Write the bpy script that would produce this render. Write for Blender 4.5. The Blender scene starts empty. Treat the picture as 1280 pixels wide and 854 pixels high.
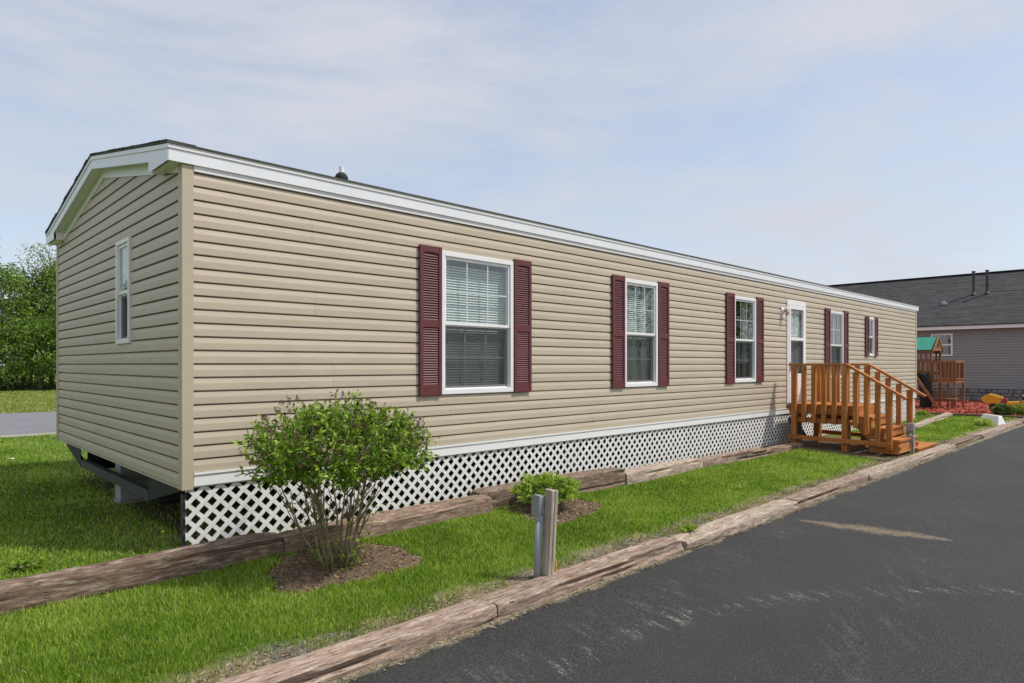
import bpy, math, random
import numpy as np
from mathutils import Vector, Matrix, noise

random.seed(7)
rng = np.random.default_rng(11)
SC = bpy.context.scene
COL = SC.collection

# ------------------------------------------------------------------ camera
CAM = Vector((-1.6302, -5.1382, 1.3929))
YAW = 0.7988                       # heading from +x
cam_d = bpy.data.cameras.new('camera')
cam = bpy.data.objects.new('camera', cam_d)
COL.objects.link(cam)
cam.location = CAM
cam.rotation_euler = (math.pi / 2, 0, YAW - math.pi / 2)
cam_d.sensor_width = 36
cam_d.lens = 818.81 / 1280 * 36
cam_d.shift_y = (455.74 - 427) / 1280
cam_d.clip_start = 0.05
cam_d.clip_end = 3000
SC.camera = cam

# ------------------------------------------------------------------ sky, sun, exposure
SUN_EL = math.radians(56)
SUN_H = Vector((0.64, -0.77)).normalized()
world = bpy.data.worlds.new('World')
SC.world = world
world.use_nodes = True
wn, wl = world.node_tree.nodes, world.node_tree.links
wn.clear()
w_out = wn.new('ShaderNodeOutputWorld')
w_bg = wn.new('ShaderNodeBackground')
w_bg.inputs['Strength'].default_value = 0.125
w_sky = wn.new('ShaderNodeTexSky')
w_sky.sky_type = 'NISHITA'
w_sky.sun_disc = False
w_sky.sun_elevation = SUN_EL
w_sky.sun_rotation = math.atan2(SUN_H.x, SUN_H.y)
w_sky.air_density = 1.0
w_sky.dust_density = 1.0
w_sky.ozone_density = 1.0
w_tc = wn.new('ShaderNodeTexCoord')
w_map = wn.new('ShaderNodeMapping')
w_map.inputs['Scale'].default_value = (1.0, 1.3, 4.2)
w_map.inputs['Rotation'].default_value = (0.12, -0.1, 0.6)
w_n1 = wn.new('ShaderNodeTexNoise')
w_n1.inputs['Scale'].default_value = 1.7
w_n1.inputs['Detail'].default_value = 8
w_n1.inputs['Roughness'].default_value = 0.62
w_n1.inputs['Distortion'].default_value = 0.3
w_ramp = wn.new('ShaderNodeValToRGB')
w_ramp.color_ramp.elements[0].position = 0.36
w_ramp.color_ramp.elements[0].color = (0.46, 0.46, 0.46, 1)
w_ramp.color_ramp.elements[1].position = 0.64
w_ramp.color_ramp.elements[1].color = (0.95, 0.95, 0.95, 1)
w_mix = wn.new('ShaderNodeMixRGB')
w_mix.inputs['Color2'].default_value = (3.62, 3.76, 4.14, 1)
wl.new(w_tc.outputs['Generated'], w_map.inputs['Vector'])
wl.new(w_map.outputs['Vector'], w_n1.inputs['Vector'])
wl.new(w_n1.outputs['Fac'], w_ramp.inputs['Fac'])
wl.new(w_ramp.outputs['Color'], w_mix.inputs['Fac'])
wl.new(w_sky.outputs['Color'], w_mix.inputs['Color1'])
wl.new(w_mix.outputs['Color'], w_bg.inputs['Color'])
wl.new(w_bg.outputs['Background'], w_out.inputs['Surface'])

sun_d = bpy.data.lights.new('sun', 'SUN')
sun = bpy.data.objects.new('sun', sun_d)
COL.objects.link(sun)
sun_d.energy = 2.6
sun_d.angle = math.radians(4)
sun_d.color = (1.0, 0.96, 0.90)
sv = Vector((SUN_H.x * math.cos(SUN_EL), SUN_H.y * math.cos(SUN_EL), math.sin(SUN_EL)))
sun.rotation_euler = sv.to_track_quat('Z', 'Y').to_euler()
sun.location = (10, -10, 30)

SC.view_settings.view_transform = 'Standard'
SC.view_settings.look = 'None'
SC.view_settings.gamma = 1
SC.view_settings.use_curve_mapping = False
SC.view_settings.exposure = 0.54

# ------------------------------------------------------------------ materials
def S(r, g, b):
    f = lambda c: (c / 255 / 12.92) if c / 255 <= 0.04045 else ((c / 255 + 0.055) / 1.055) ** 2.4
    return (f(r), f(g), f(b), 1)

class NT:
    """small node helper around one material"""
    def __init__(self, name):
        self.m = bpy.data.materials.new(name)
        self.m.use_nodes = True
        self.t = self.m.node_tree
        self.n = self.t.nodes
        self.l = self.t.links
        self.b = self.n['Principled BSDF']
        self.o = self.n['Material Output']
        self._tc = None
    def coord(self, scale=(1, 1, 1), kind='Object', rot=(0, 0, 0)):
        if self._tc is None:
            self._tc = self.n.new('ShaderNodeTexCoord')
        mp = self.n.new('ShaderNodeMapping')
        mp.inputs['Scale'].default_value = scale
        mp.inputs['Rotation'].default_value = rot
        self.l.new(self._tc.outputs[kind], mp.inputs['Vector'])
        return mp.outputs['Vector']
    def noise(self, scale, detail=4, rough=0.55, stretch=(1, 1, 1), dist=0.0):
        nd = self.n.new('ShaderNodeTexNoise')
        nd.inputs['Scale'].default_value = scale
        nd.inputs['Detail'].default_value = detail
        nd.inputs['Roughness'].default_value = rough
        nd.inputs['Distortion'].default_value = dist
        self.l.new(self.coord(stretch), nd.inputs['Vector'])
        return nd.outputs['Fac']
    def voronoi(self, scale, stretch=(1, 1, 1), feature='F1', out='Distance'):
        nd = self.n.new('ShaderNodeTexVoronoi')
        nd.feature = feature
        nd.inputs['Scale'].default_value = scale
        self.l.new(self.coord(stretch), nd.inputs['Vector'])
        return nd.outputs[out]
    def ramp(self, fac, stops):
        r = self.n.new('ShaderNodeValToRGB')
        cr = r.color_ramp
        while len(cr.elements) < len(stops):
            cr.elements.new(0.5)
        for e, (p, c) in zip(cr.elements, stops):
            e.position = p
            e.color = c if len(c) == 4 else (*c, 1)
        self.l.new(fac, r.inputs['Fac'])
        return r.outputs['Color']
    def step(self, fac, a, b):
        return self.ramp(fac, [(a, (0, 0, 0, 1)), (b, (1, 1, 1, 1))])
    def mix(self, fac, c1, c2, mode='MIX'):
        m = self.n.new('ShaderNodeMixRGB')
        m.blend_type = mode
        for i, v in (('Fac', fac), ('Color1', c1), ('Color2', c2)):
            if hasattr(v, 'is_linked'):
                self.l.new(v, m.inputs[i])
            else:
                m.inputs[i].default_value = v
        return m.outputs['Color']
    def math(self, op, a, b=0.0, c=None):
        m = self.n.new('ShaderNodeMath')
        m.operation = op
        for i, v in enumerate((a, b) if c is None else (a, b, c)):
            if hasattr(v, 'is_linked'):
                self.l.new(v, m.inputs[i])
            else:
                m.inputs[i].default_value = v
        return m.outputs[0]
    def xyz(self):
        s = self.n.new('ShaderNodeSeparateXYZ')
        self.l.new(self.coord(), s.inputs[0])
        return s.outputs
    def attr(self, name):
        a = self.n.new('ShaderNodeAttribute')
        a.attribute_name = name
        return a.outputs['Fac']
    def rand(self):
        return self.n.new('ShaderNodeObjectInfo').outputs['Random']
    def bump(self, h, strength=0.3, dist=0.01):
        b = self.n.new('ShaderNodeBump')
        b.inputs['Strength'].default_value = strength
        b.inputs['Distance'].default_value = dist
        self.l.new(h, b.inputs['Height'])
        self.l.new(b.outputs['Normal'], self.b.inputs['Normal'])
    def base(self, c):
        if hasattr(c, 'is_linked'):
            self.l.new(c, self.b.inputs['Base Color'])
        else:
            self.b.inputs['Base Color'].default_value = c
    def set(self, rough=0.6, metal=0.0, spec=None):
        self.b.inputs['Roughness'].default_value = rough
        self.b.inputs['Metallic'].default_value = metal
        if spec is not None:
            self.b.inputs['Specular IOR Level'].default_value = spec
        return self

def m_plain(name, col, rough=0.5, var=0.08, scale=6, metal=0.0, bump=0.0, spec=None):
    t = NT(name)
    n = t.noise(scale, 5, 0.6)
    dark = tuple(c * (1 - var) for c in col[:3]) + (1,)
    lite = tuple(min(1, c * (1 + var)) for c in col[:3]) + (1,)
    t.base(t.ramp(n, [(0.3, dark), (0.7, lite)]))
    t.set(rough, metal, spec)
    if bump:
        t.bump(t.noise(scale * 12, 3), bump, 0.004)
    return t.m

def m_siding(name, col, stretch):
    t = NT(name)
    n = t.noise(2.2, 6, 0.6, stretch)
    g = t.noise(70, 3, 0.6, (0.12, 0.12, 1.0))          # embossed woodgrain, very faint
    c = t.ramp(n, [(0.25, tuple(x * 0.93 for x in col[:3]) + (1,)), (0.75, tuple(x * 1.04 for x in col[:3]) + (1,))])
    r = t.math('MULTIPLY_ADD', t.rand(), 0.05, 0.975)
    c = t.mix(1.0, c, t.n.new('ShaderNodeCombineXYZ').outputs[0], 'MULTIPLY') if False else c
    hs = t.n.new('ShaderNodeHueSaturation')
    t.l.new(c, hs.inputs['Color'])
    t.l.new(r, hs.inputs['Value'])
    # old rain streaks and splashed dust, thin and patchy
    d = t.math('MULTIPLY', t.step(t.noise(1.3, 5, 0.65, (3.0, 3.0, 0.35)), 0.52, 0.75), 0.12)
    c = t.mix(d, hs.outputs['Color'], tuple(x * 0.7 for x in col[:3]) + (1,))
    t.base(c)
    t.set(0.48, 0, 0.35)
    t.bump(t.math('ADD', t.math('MULTIPLY', g, 0.06), t.noise(1.1, 3, 0.5, (1.0, 1.0, 2.5))), 0.35, 0.03)
    return t.m

def m_wood(name, axis, c1, c2, c3, rough=0.7, freq=26, crack=0.25, pitv=0.5, sl=0.06):
    t = NT(name)
    s = [1.0, 1.0, 1.0]
    s['xyz'.index(axis)] = sl
    big = t.noise(3.0, 4, 0.6, [v * (1 if v == 1 else 6) for v in s])
    g = t.noise(freq, 6, 0.65, s, 0.4)
    c = t.ramp(g, [(0.28, c1), (0.5, c2), (0.74, c3)])
    hs = t.n.new('ShaderNodeHueSaturation')
    t.l.new(c, hs.inputs['Color'])
    v = t.math('MULTIPLY_ADD', big, 0.5, 0.72)
    v = t.math('ADD', v, t.math('MULTIPLY_ADD', t.rand(), 0.22, -0.09))
    t.l.new(v, hs.inputs['Value'])
    s2 = [v if v == 1 else 0.16 for v in s]
    ck = t.step(t.noise(freq * 1.5, 5, 0.7, s2), 0.57, 0.66)
    pit = t.noise(freq * 3.2, 4, 0.75, [v if v == 1 else 0.35 for v in s])
    pv = t.n.new('ShaderNodeHueSaturation')
    t.l.new(t.math('MULTIPLY_ADD', pit, pitv, 1.0 - pitv * 0.5), pv.inputs['Value'])
    t.l.new(hs.outputs['Color'], pv.inputs['Color'])
    hs = pv
    t.base(t.mix(t.math('MULTIPLY', ck, crack), hs.outputs['Color'], tuple(x * 0.25 for x in c1[:3]) + (1,)))
    t.set(rough, 0, 0.25)
    t.bump(t.math('ADD', t.math('SUBTRACT', g, t.math('MULTIPLY', ck, 0.6)), t.math('MULTIPLY', pit, pitv * 0.5)), 0.5, 0.006)
    return t.m

def m_leaf(name, stops, transl=0.35, rough=0.5):
    t = NT(name)
    r = t.attr('rnd')
    c = t.ramp(r, stops)
    t.base(c)
    t.set(rough, 0, 0.3)
    tr = t.n.new('ShaderNodeBsdfTranslucent')
    t.l.new(c, tr.inputs['Color'])
    mx = t.n.new('ShaderNodeMixShader')
    mx.inputs['Fac'].default_value = transl
    t.l.new(t.b.outputs[0], mx.inputs[1])
    t.l.new(tr.outputs[0], mx.inputs[2])
    t.l.new(mx.outputs[0], t.o.inputs['Surface'])
    return t.m

def m_glass(name, tint=(0.95, 0.98, 0.97, 1), f0=0.105):
    t = NT(name)
    ge = t.n.new('ShaderNodeNewGeometry')
    dp = t.n.new('ShaderNodeVectorMath')
    dp.operation = 'DOT_PRODUCT'
    t.l.new(ge.outputs['Incoming'], dp.inputs[0])
    t.l.new(ge.outputs['Normal'], dp.inputs[1])
    q = t.math('SUBTRACT', 1.0, t.math('ABSOLUTE', dp.outputs['Value']))
    fr = t.math('MULTIPLY_ADD', t.math('POWER', q, 5.0), 1.0 - f0, f0)   # Schlick, same from both sides
    tr = t.n.new('ShaderNodeBsdfTransparent')
    tr.inputs['Color'].default_value = tint
    gl = t.n.new('ShaderNodeBsdfGlossy')
    gl.inputs['Roughness'].default_value = 0.012
    bp = t.n.new('ShaderNodeBump')
    bp.inputs['Strength'].default_value = 0.05
    bp.inputs['Distance'].default_value = 0.02
    t.l.new(t.noise(2.2, 2), bp.inputs['Height'])
    t.l.new(bp.outputs['Normal'], gl.inputs['Normal'])
    mx = t.n.new('ShaderNodeMixShader')
    t.l.new(fr, mx.inputs['Fac'])
    t.l.new(tr.outputs[0], mx.inputs[1])
    t.l.new(gl.outputs[0], mx.inputs[2])
    t.l.new(mx.outputs[0], t.o.inputs['Surface'])
    t.n.remove(t.b)
    return t.m

def m_screen(name):
    t = NT(name)
    tr = t.n.new('ShaderNodeBsdfTransparent')
    df = t.n.new('ShaderNodeBsdfDiffuse')
    df.inputs['Color'].default_value = (0.035, 0.037, 0.037, 1)
    mx = t.n.new('ShaderNodeMixShader')
    mx.inputs['Fac'].default_value = 0.32
    t.l.new(tr.outputs[0], mx.inputs[1])
    t.l.new(df.outputs[0], mx.inputs[2])
    t.l.new(mx.outputs[0], t.o.inputs['Surface'])
    t.n.remove(t.b)
    return t.m

def m_asphalt():
    t = NT('asphalt')
    x, y, z = t.xyz()
    fine = t.noise(95, 4, 0.85)
    spk = t.math('LESS_THAN', t.voronoi(70), 0.16)
    big = t.noise(0.8, 5, 0.6)
    base = t.ramp(fine, [(0.30, S(18, 18, 18)), (0.5, S(46, 46, 45)), (0.70, S(92, 90, 87))])
    base = t.mix(t.math('MULTIPLY', t.step(big, 0.45, 0.75), 0.30), base, S(74, 73, 71))
    sel = t.step(t.noise(30, 2), 0.58, 0.62)
    base = t.mix(t.math('MULTIPLY', t.math('MULTIPLY', spk, sel), 0.85), base, S(150, 146, 138))
    # curved tyre scuff: bands round a parabola in the plane of the road, broken into cross strokes
    def scuff(a, b, c, wid, amt, rotz):
        yc = t.math('ADD', t.math('MULTIPLY', x, b), t.math('MULTIPLY', t.math('MULTIPLY', x, x), c))
        d = t.math('ABSOLUTE', t.math('SUBTRACT', y, t.math('ADD', yc, a)))
        wob = t.math('MULTIPLY_ADD', t.noise(2.3, 3), 0.3, -0.15)
        band = t.math('SUBTRACT', 1.0, t.math('DIVIDE', t.math('ADD', d, wob), wid))
        band = t.math('MAXIMUM', t.math('MINIMUM', band, 1.0), 0.0)
        nd = t.n.new('ShaderNodeTexNoise')
        nd.inputs['Scale'].default_value = 3.0
        nd.inputs['Detail'].default_value = 5
        nd.inputs['Roughness'].default_value = 0.7
        m2 = t.n.new('ShaderNodeMapping')
        m2.inputs['Scale'].default_value = (7.0, 1.0, 1.0)
        t.l.new(t.coord((1, 1, 1), 'Object', (0, 0, rotz)), m2.inputs['Vector'])
        t.l.new(m2.outputs['Vector'], nd.inputs['Vector'])
        st = t.step(nd.outputs['Fac'], 0.52, 0.62)
        br = t.step(t.noise(60, 3, 0.7), 0.45, 0.6)
        return t.math('MULTIPLY', t.math('MULTIPLY', t.math('MULTIPLY', band, st), br), amt)
    f = t.math('ADD', scuff(-3.238, 0.52, -0.20, 0.15, 0.80, 0.35), scuff(-4.05, 0.10, 0.0, 0.45, 0.15, 0.9))
    f = t.math('ADD', f, scuff(-2.75, 0.02, 0.004, 0.26, 0.2, 0.2))
    base = t.mix(t.math('MINIMUM', f, 0.8), base, S(172, 168, 160))
    # worn, sand-filled crack running out from the edge
    tt = t.math('MULTIPLY', t.math('SUBTRACT', -2.46, y), 1 / 1.25)
    ins = t.math('MULTIPLY', t.math('GREATER_THAN', tt, 0.0), t.math('LESS_THAN', tt, 1.0))
    xc = t.math('ADD', t.math('MULTIPLY_ADD', tt, 0.22, 4.98), t.math('MULTIPLY_ADD', t.noise(4, 3), 0.10, -0.05))
    dd = t.math('ABSOLUTE', t.math('SUBTRACT', x, xc))
    ww = t.math('MULTIPLY_ADD', t.math('SINE', t.math('MULTIPLY', t.math('MAXIMUM', t.math('MINIMUM', tt, 1.0), 0.0), math.pi)), 0.17, 0.02)
    cr = t.math('SUBTRACT', 1.0, t.math('DIVIDE', dd, ww))
    cr = t.math('MULTIPLY', t.math('MAXIMUM', t.math('MINIMUM', t.math('MULTIPLY', t.math('ADD', cr, t.math('MULTIPLY_ADD', t.noise(16, 6, 0.8), 2.6, -1.35)), 1.2), 1.0), 0.0), ins)
    base = t.mix(t.math('MULTIPLY', cr, 0.6), base, t.ramp(t.noise(40, 4), [(0.3, S(104, 92, 74)), (0.7, S(176, 156, 126))]))
    # silt washed off the timbers along the edge
    edge = t.math('SUBTRACT', t.math('ADD', y, t.math('MULTIPLY_ADD', t.noise(5, 5, 0.7), 0.22, -0.11)), -2.29)
    edge = t.math('MAXIMUM', t.math('MINIMUM', t.math('MULTIPLY', edge, 22), 1.0), 0.0)
    base = t.mix(t.math('MULTIPLY', edge, 0.75), base, t.ramp(t.noise(60, 3), [(0.35, S(96, 88, 74)), (0.65, S(180, 168, 138))]))
    t.base(base)
    t.set(0.82, 0, 0.35)
    t.bump(t.math('ADD', fine, t.math('MULTIPLY', spk, 0.4)), 0.9, 0.006)
    return t.m

def m_ground():
    t = NT('turf_and_soil')
    x, y, z = t.xyz()
    n1 = t.noise(1.1, 5, 0.6)
    n2 = t.noise(22, 4, 0.65)
    n3 = t.noise(160, 3, 0.7)
    g = t.ramp(n2, [(0.3, S(66, 88, 30)), (0.55, S(98, 122, 46)), (0.75, S(134, 138, 74))])
    g = t.mix(t.math('MULTIPLY', t.step(n1, 0.5, 0.72), 0.4), g, S(134, 146, 62))
    # verge by the lower timbers: dead grass, grit
    e = t.math('ADD', y, t.math('MULTIPLY_ADD', t.noise(2.6, 5, 0.7), 0.5, -0.25))
    v = t.math('MAXIMUM', t.math('MINIMUM', t.math('MULTIPLY', t.math('SUBTRACT', -1.72, e), 9), 1.0), 0.0)
    straw = t.ramp(n3, [(0.3, S(104, 94, 74)), (0.5, S(158, 144, 112)), (0.72, S(196, 184, 150))])
    grit = t.ramp(t.voronoi(120, out='Color'), [(0.1, S(88, 84, 78)), (0.9, S(158, 152, 142))])
    straw = t.mix(t.step(t.noise(3.1, 4, 0.6), 0.46, 0.60), straw, grit)
    c = t.mix(v, g, straw)
    # bare earth under and close to the home (no sun or rain reaches it)
    inx = t.math('MULTIPLY', t.step(t.math('MULTIPLY_ADD', x, 0.1, 0.5), 0.42, 0.52), t.step(t.math('MULTIPLY_ADD', y, -0.05, 0.5), 0.27, 0.29))
    iny = t.step(t.math('MULTIPLY_ADD', t.math('ADD', y, t.math('MULTIPLY', n1, 0.3)), 0.1, 0.5), 0.475, 0.49)
    dirt = t.ramp(n3, [(0.3, S(74, 62, 46)), (0.7, S(124, 106, 82))])
    c = t.mix(t.math('MULTIPLY', t.math('MULTIPLY', inx, iny), 0.72), c, dirt)
    t.base(c)
    t.set(0.95, 0, 0.1)
    t.bump(t.math('ADD', n3, t.math('MULTIPLY', n2, 1.5)), 0.8, 0.02)
    return t.m

def m_shingle(name, c1, c2):
    t = NT(name)
    br = t.n.new('ShaderNodeTexBrick')
    br.offset = 0.37
    br.inputs['Scale'].default_value = 1.0
    br.inputs['Brick Width'].default_value = 0.27
    br.inputs['Row Height'].default_value = 0.14
    br.inputs['Mortar Size'].default_value = 0.006
    br.inputs['Color1'].default_value = c1
    br.inputs['Color2'].default_value = c2
    br.inputs['Mortar'].default_value = tuple(v * 0.4 for v in c1[:3]) + (1,)
    t.l.new(t.coord((1, 1, 1), 'UV'), br.inputs['Vector'])
    gr = t.noise(2.4, 4, 0.6)
    gv = t.noise(120, 2, 0.7)
    c = t.mix(0.55, br.outputs['Color'], t.ramp(gr, [(0.3, c1), (0.7, c2)]))
    c = t.mix(t.math('MULTIPLY', t.step(gv, 0.45, 0.7), 0.3), c, tuple(min(1, v * 1.9) for v in c2[:3]) + (1,))
    t.base(c)
    t.set(0.9, 0, 0.2)
    t.bump(br.outputs['Fac'], -0.6, 0.01)
    return t.m

BEIGE = S(188, 175, 154)
M = {}
M['siding'] = m_siding('beige_vinyl', BEIGE, (0.5, 0.5, 1.6))
M['post'] = m_plain('beige_trim', S(184, 169, 145), 0.5, 0.04, 3)
M['grey_siding'] = m_siding('grey_vinyl', S(138, 141, 139), (0.5, 0.5, 1.6))
M['white'] = m_plain('white_vinyl', S(230, 230, 228), 0.42, 0.03, 4)
M['white_metal'] = m_plain('white_metal', S(226, 228, 230), 0.35, 0.035, 3)
M['lattice'] = m_plain('lattice_vinyl', S(226, 225, 220), 0.5, 0.06, 5)
def m_lattice():
    t = NT('lattice_vinyl')
    x, y, z = t.xyz()
    c = t.ramp(t.noise(5, 5, 0.6), [(0.3, S(212, 211, 205)), (0.7, S(230, 229, 225))])
    # mud splashed up from the bed
    sp = t.math('MULTIPLY_ADD', t.noise(9, 5, 0.7), 0.30, -0.13)
    m = t.math('MAXIMUM', t.math('MINIMUM', t.math('MULTIPLY', t.math('SUBTRACT', sp, z), 6.0), 1.0), 0.0)
    c = t.mix(t.math('MULTIPLY', m, 0.55), c, S(150, 136, 112))
    g = t.step(t.noise(1.6, 5, 0.7, (1, 1, 0.3)), 0.55, 0.8)
    t.base(t.mix(t.math('MULTIPLY', g, 0.25), c, S(170, 170, 158)))
    t.set(0.5)
    return t.m
M['lattice'] = m_lattice()
M['maroon'] = m_plain('maroon_plastic', S(98, 43, 47), 0.48, 0.08, 5)
M['glass'] = m_glass('window_glass')
M['screen'] = m_screen('insect_mesh')
M['blind'] = m_plain('blind_slats', S(226, 232, 228), 0.5, 0.03, 5)
M['curtain'] = m_plain('pale_curtain', S(216, 214, 206), 0.9, 0.06, 8)
M['interior'] = m_plain('interior_paint', S(186, 178, 164), 0.8, 0.05, 2)
M['black'] = m_plain('black_steel', S(28, 28, 28), 0.6, 0.25, 8)
M['steel'] = m_plain('dark_steel', S(58, 57, 56), 0.55, 0.25, 9)
M['belly'] = m_plain('belly_wrap', S(34, 34, 34), 0.75, 0.2, 3)
M['concrete'] = m_plain('concrete_block', S(158, 156, 150), 0.9, 0.16, 14, bump=0.5)
M['shingle'] = m_shingle('home_shingles', S(62, 62, 56), S(92, 92, 84))
M['nb_shingle'] = m_shingle('charcoal_shingles', S(50, 50, 51), S(76, 76, 76))
M['asphalt'] = m_asphalt()
M['ground'] = m_ground()
M['soil'] = m_plain('bed_soil', S(102, 84, 64), 0.95, 0.45, 26, bump=1.0)
M['chip'] = m_plain('bark_chips', S(128, 104, 80), 0.9, 0.4, 30)
M['mulch'] = m_plain('red_mulch', S(158, 78, 62), 0.95, 0.38, 9, bump=1.0)
M['grey_metal'] = m_plain('galvanised', S(150, 154, 158), 0.45, 0.10, 9, metal=0.2)
M['conduit'] = m_plain('grey_conduit', S(152, 158, 162), 0.5, 0.06, 5)
M['rubber'] = m_plain('black_rubber', S(28, 28, 28), 0.8, 0.2, 9)
M['yellow'] = m_plain('yellow_plastic', S(226, 168, 30), 0.45, 0.1, 6)
M['red'] = m_plain('red_plastic', S(176, 40, 34), 0.5, 0.1, 6)
M['tarp'] = m_plain('green_tarp', S(34, 134, 112), 0.55, 0.06, 4)
M['wire'] = m_plain('yellow_wire', S(206, 160, 44), 0.5, 0.05, 5)
M['amber'] = m_plain('amber_bulb', S(214, 150, 84), 0.3, 0.05, 5)
M['lampglass'] = m_glass('lamp_glass', (0.93, 0.93, 0.9, 1), 0.04)
M['dandelion'] = m_plain('dandelion_yellow', S(238, 200, 30), 0.7, 0.1, 40)
M['puff'] = m_plain('seed_head', S(222, 222, 216), 0.9, 0.05, 40)
M['sand'] = m_plain('dried_sand', S(178, 156, 122), 0.95, 0.22, 18, bump=0.8)
for ax in 'xyz':
    M['cedar_' + ax] = m_wood('stained_lumber_' + ax, ax, S(142, 84, 38), S(176, 112, 56), S(198, 142, 86), 0.65, 34, 0.4, 0.7)
    M['fort_' + ax] = m_wood('fort_lumber_' + ax, ax, S(104, 68, 44), S(140, 98, 66), S(164, 122, 86), 0.7, 22, 0.2)
M['tie'] = m_wood('weathered_tie', 'x', S(84, 68, 55), S(128, 107, 90), S(176, 160, 144), 0.92, 60, 0.9, 1.1, 0.13)
M['tie_red'] = m_wood('weathered_tie_red', 'x', S(98, 80, 68), S(148, 127, 111), S(192, 176, 161), 0.92, 56, 0.95, 1.3, 0.13)
M['tie_dark'] = m_wood('weathered_tie_dark', 'x', S(72, 57, 46), S(112, 92, 77), S(172, 159, 146), 0.92, 50, 0.9, 1.0, 0.13)
M['tie_pale'] = m_wood('weathered_tie_pale', 'x', S(116, 100, 87), S(164, 147, 130), S(200, 187, 172), 0.92, 52, 0.9, 1.1, 0.13)
M['grey_post'] = m_wood('weathered_post', 'z', S(112, 98, 82), S(156, 144, 128), S(190, 182, 168), 0.85, 36, 0.6)
M['bark'] = m_wood('bark', 'z', S(70, 60, 48), S(104, 90, 74), S(134, 120, 102), 0.95, 30, 0.5)
M['stem'] = m_wood('shrub_stem', 'z', S(98, 84, 66), S(142, 124, 102), S(176, 158, 134), 0.9, 40, 0.3)
M['leaf_shrub'] = m_leaf('shrub_leaf', [(0.0, S(56, 82, 20)), (0.4, S(104, 140, 36)), (0.75, S(150, 182, 58)), (1.0, S(190, 208, 90))], 0.42)
M['leaf_bush'] = m_leaf('bush_needles', [(0.0, S(46, 74, 20)), (0.35, S(84, 120, 30)), (0.75, S(160, 190, 60)), (1.0, S(188, 208, 90))], 0.25)
M['leaf_tree'] = m_leaf('tree_leaf', [(0.0, S(76, 104, 36)), (0.45, S(112, 144, 52)), (0.85, S(146, 174, 72)), (1.0, S(168, 186, 96))], 0.4)
M['leaf_pale'] = m_leaf('tree_leaf_pale', [(0.0, S(96, 118, 52)), (0.6, S(138, 160, 78)), (1.0, S(172, 184, 110))], 0.4)
M['leaf_dark'] = m_leaf('dark_leaf', [(0.0, S(46, 66, 30)), (0.6, S(78, 102, 48)), (1.0, S(110, 130, 68))], 0.3)
M['bud'] = m_leaf('flower_bud', [(0.0, S(74, 44, 42)), (0.6, S(110, 70, 66)), (1.0, S(138, 98, 90))], 0.1)
M['grass'] = m_leaf('grass_blade', [(0.0, S(84, 112, 24)), (0.3, S(128, 162, 44)), (0.65, S(166, 192, 74)), (0.93, S(198, 212, 112)), (1.0, S(212, 198, 150))], 0.5, 0.5)
M['field_grass'] = m_leaf('mown_field_grass', [(0.0, S(120, 134, 52)), (0.5, S(158, 166, 82)), (1.0, S(196, 192, 126))], 0.4, 0.6)
M['litter'] = m_leaf('litter', [(0.0, S(78, 62, 46)), (0.7, S(130, 108, 84)), (1.0, S(190, 170, 140))], 0.0, 0.9)
M['straw'] = m_leaf('straw', [(0.0, S(104, 92, 72)), (0.6, S(158, 144, 114)), (1.0, S(194, 182, 152))], 0.15, 0.8)

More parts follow.
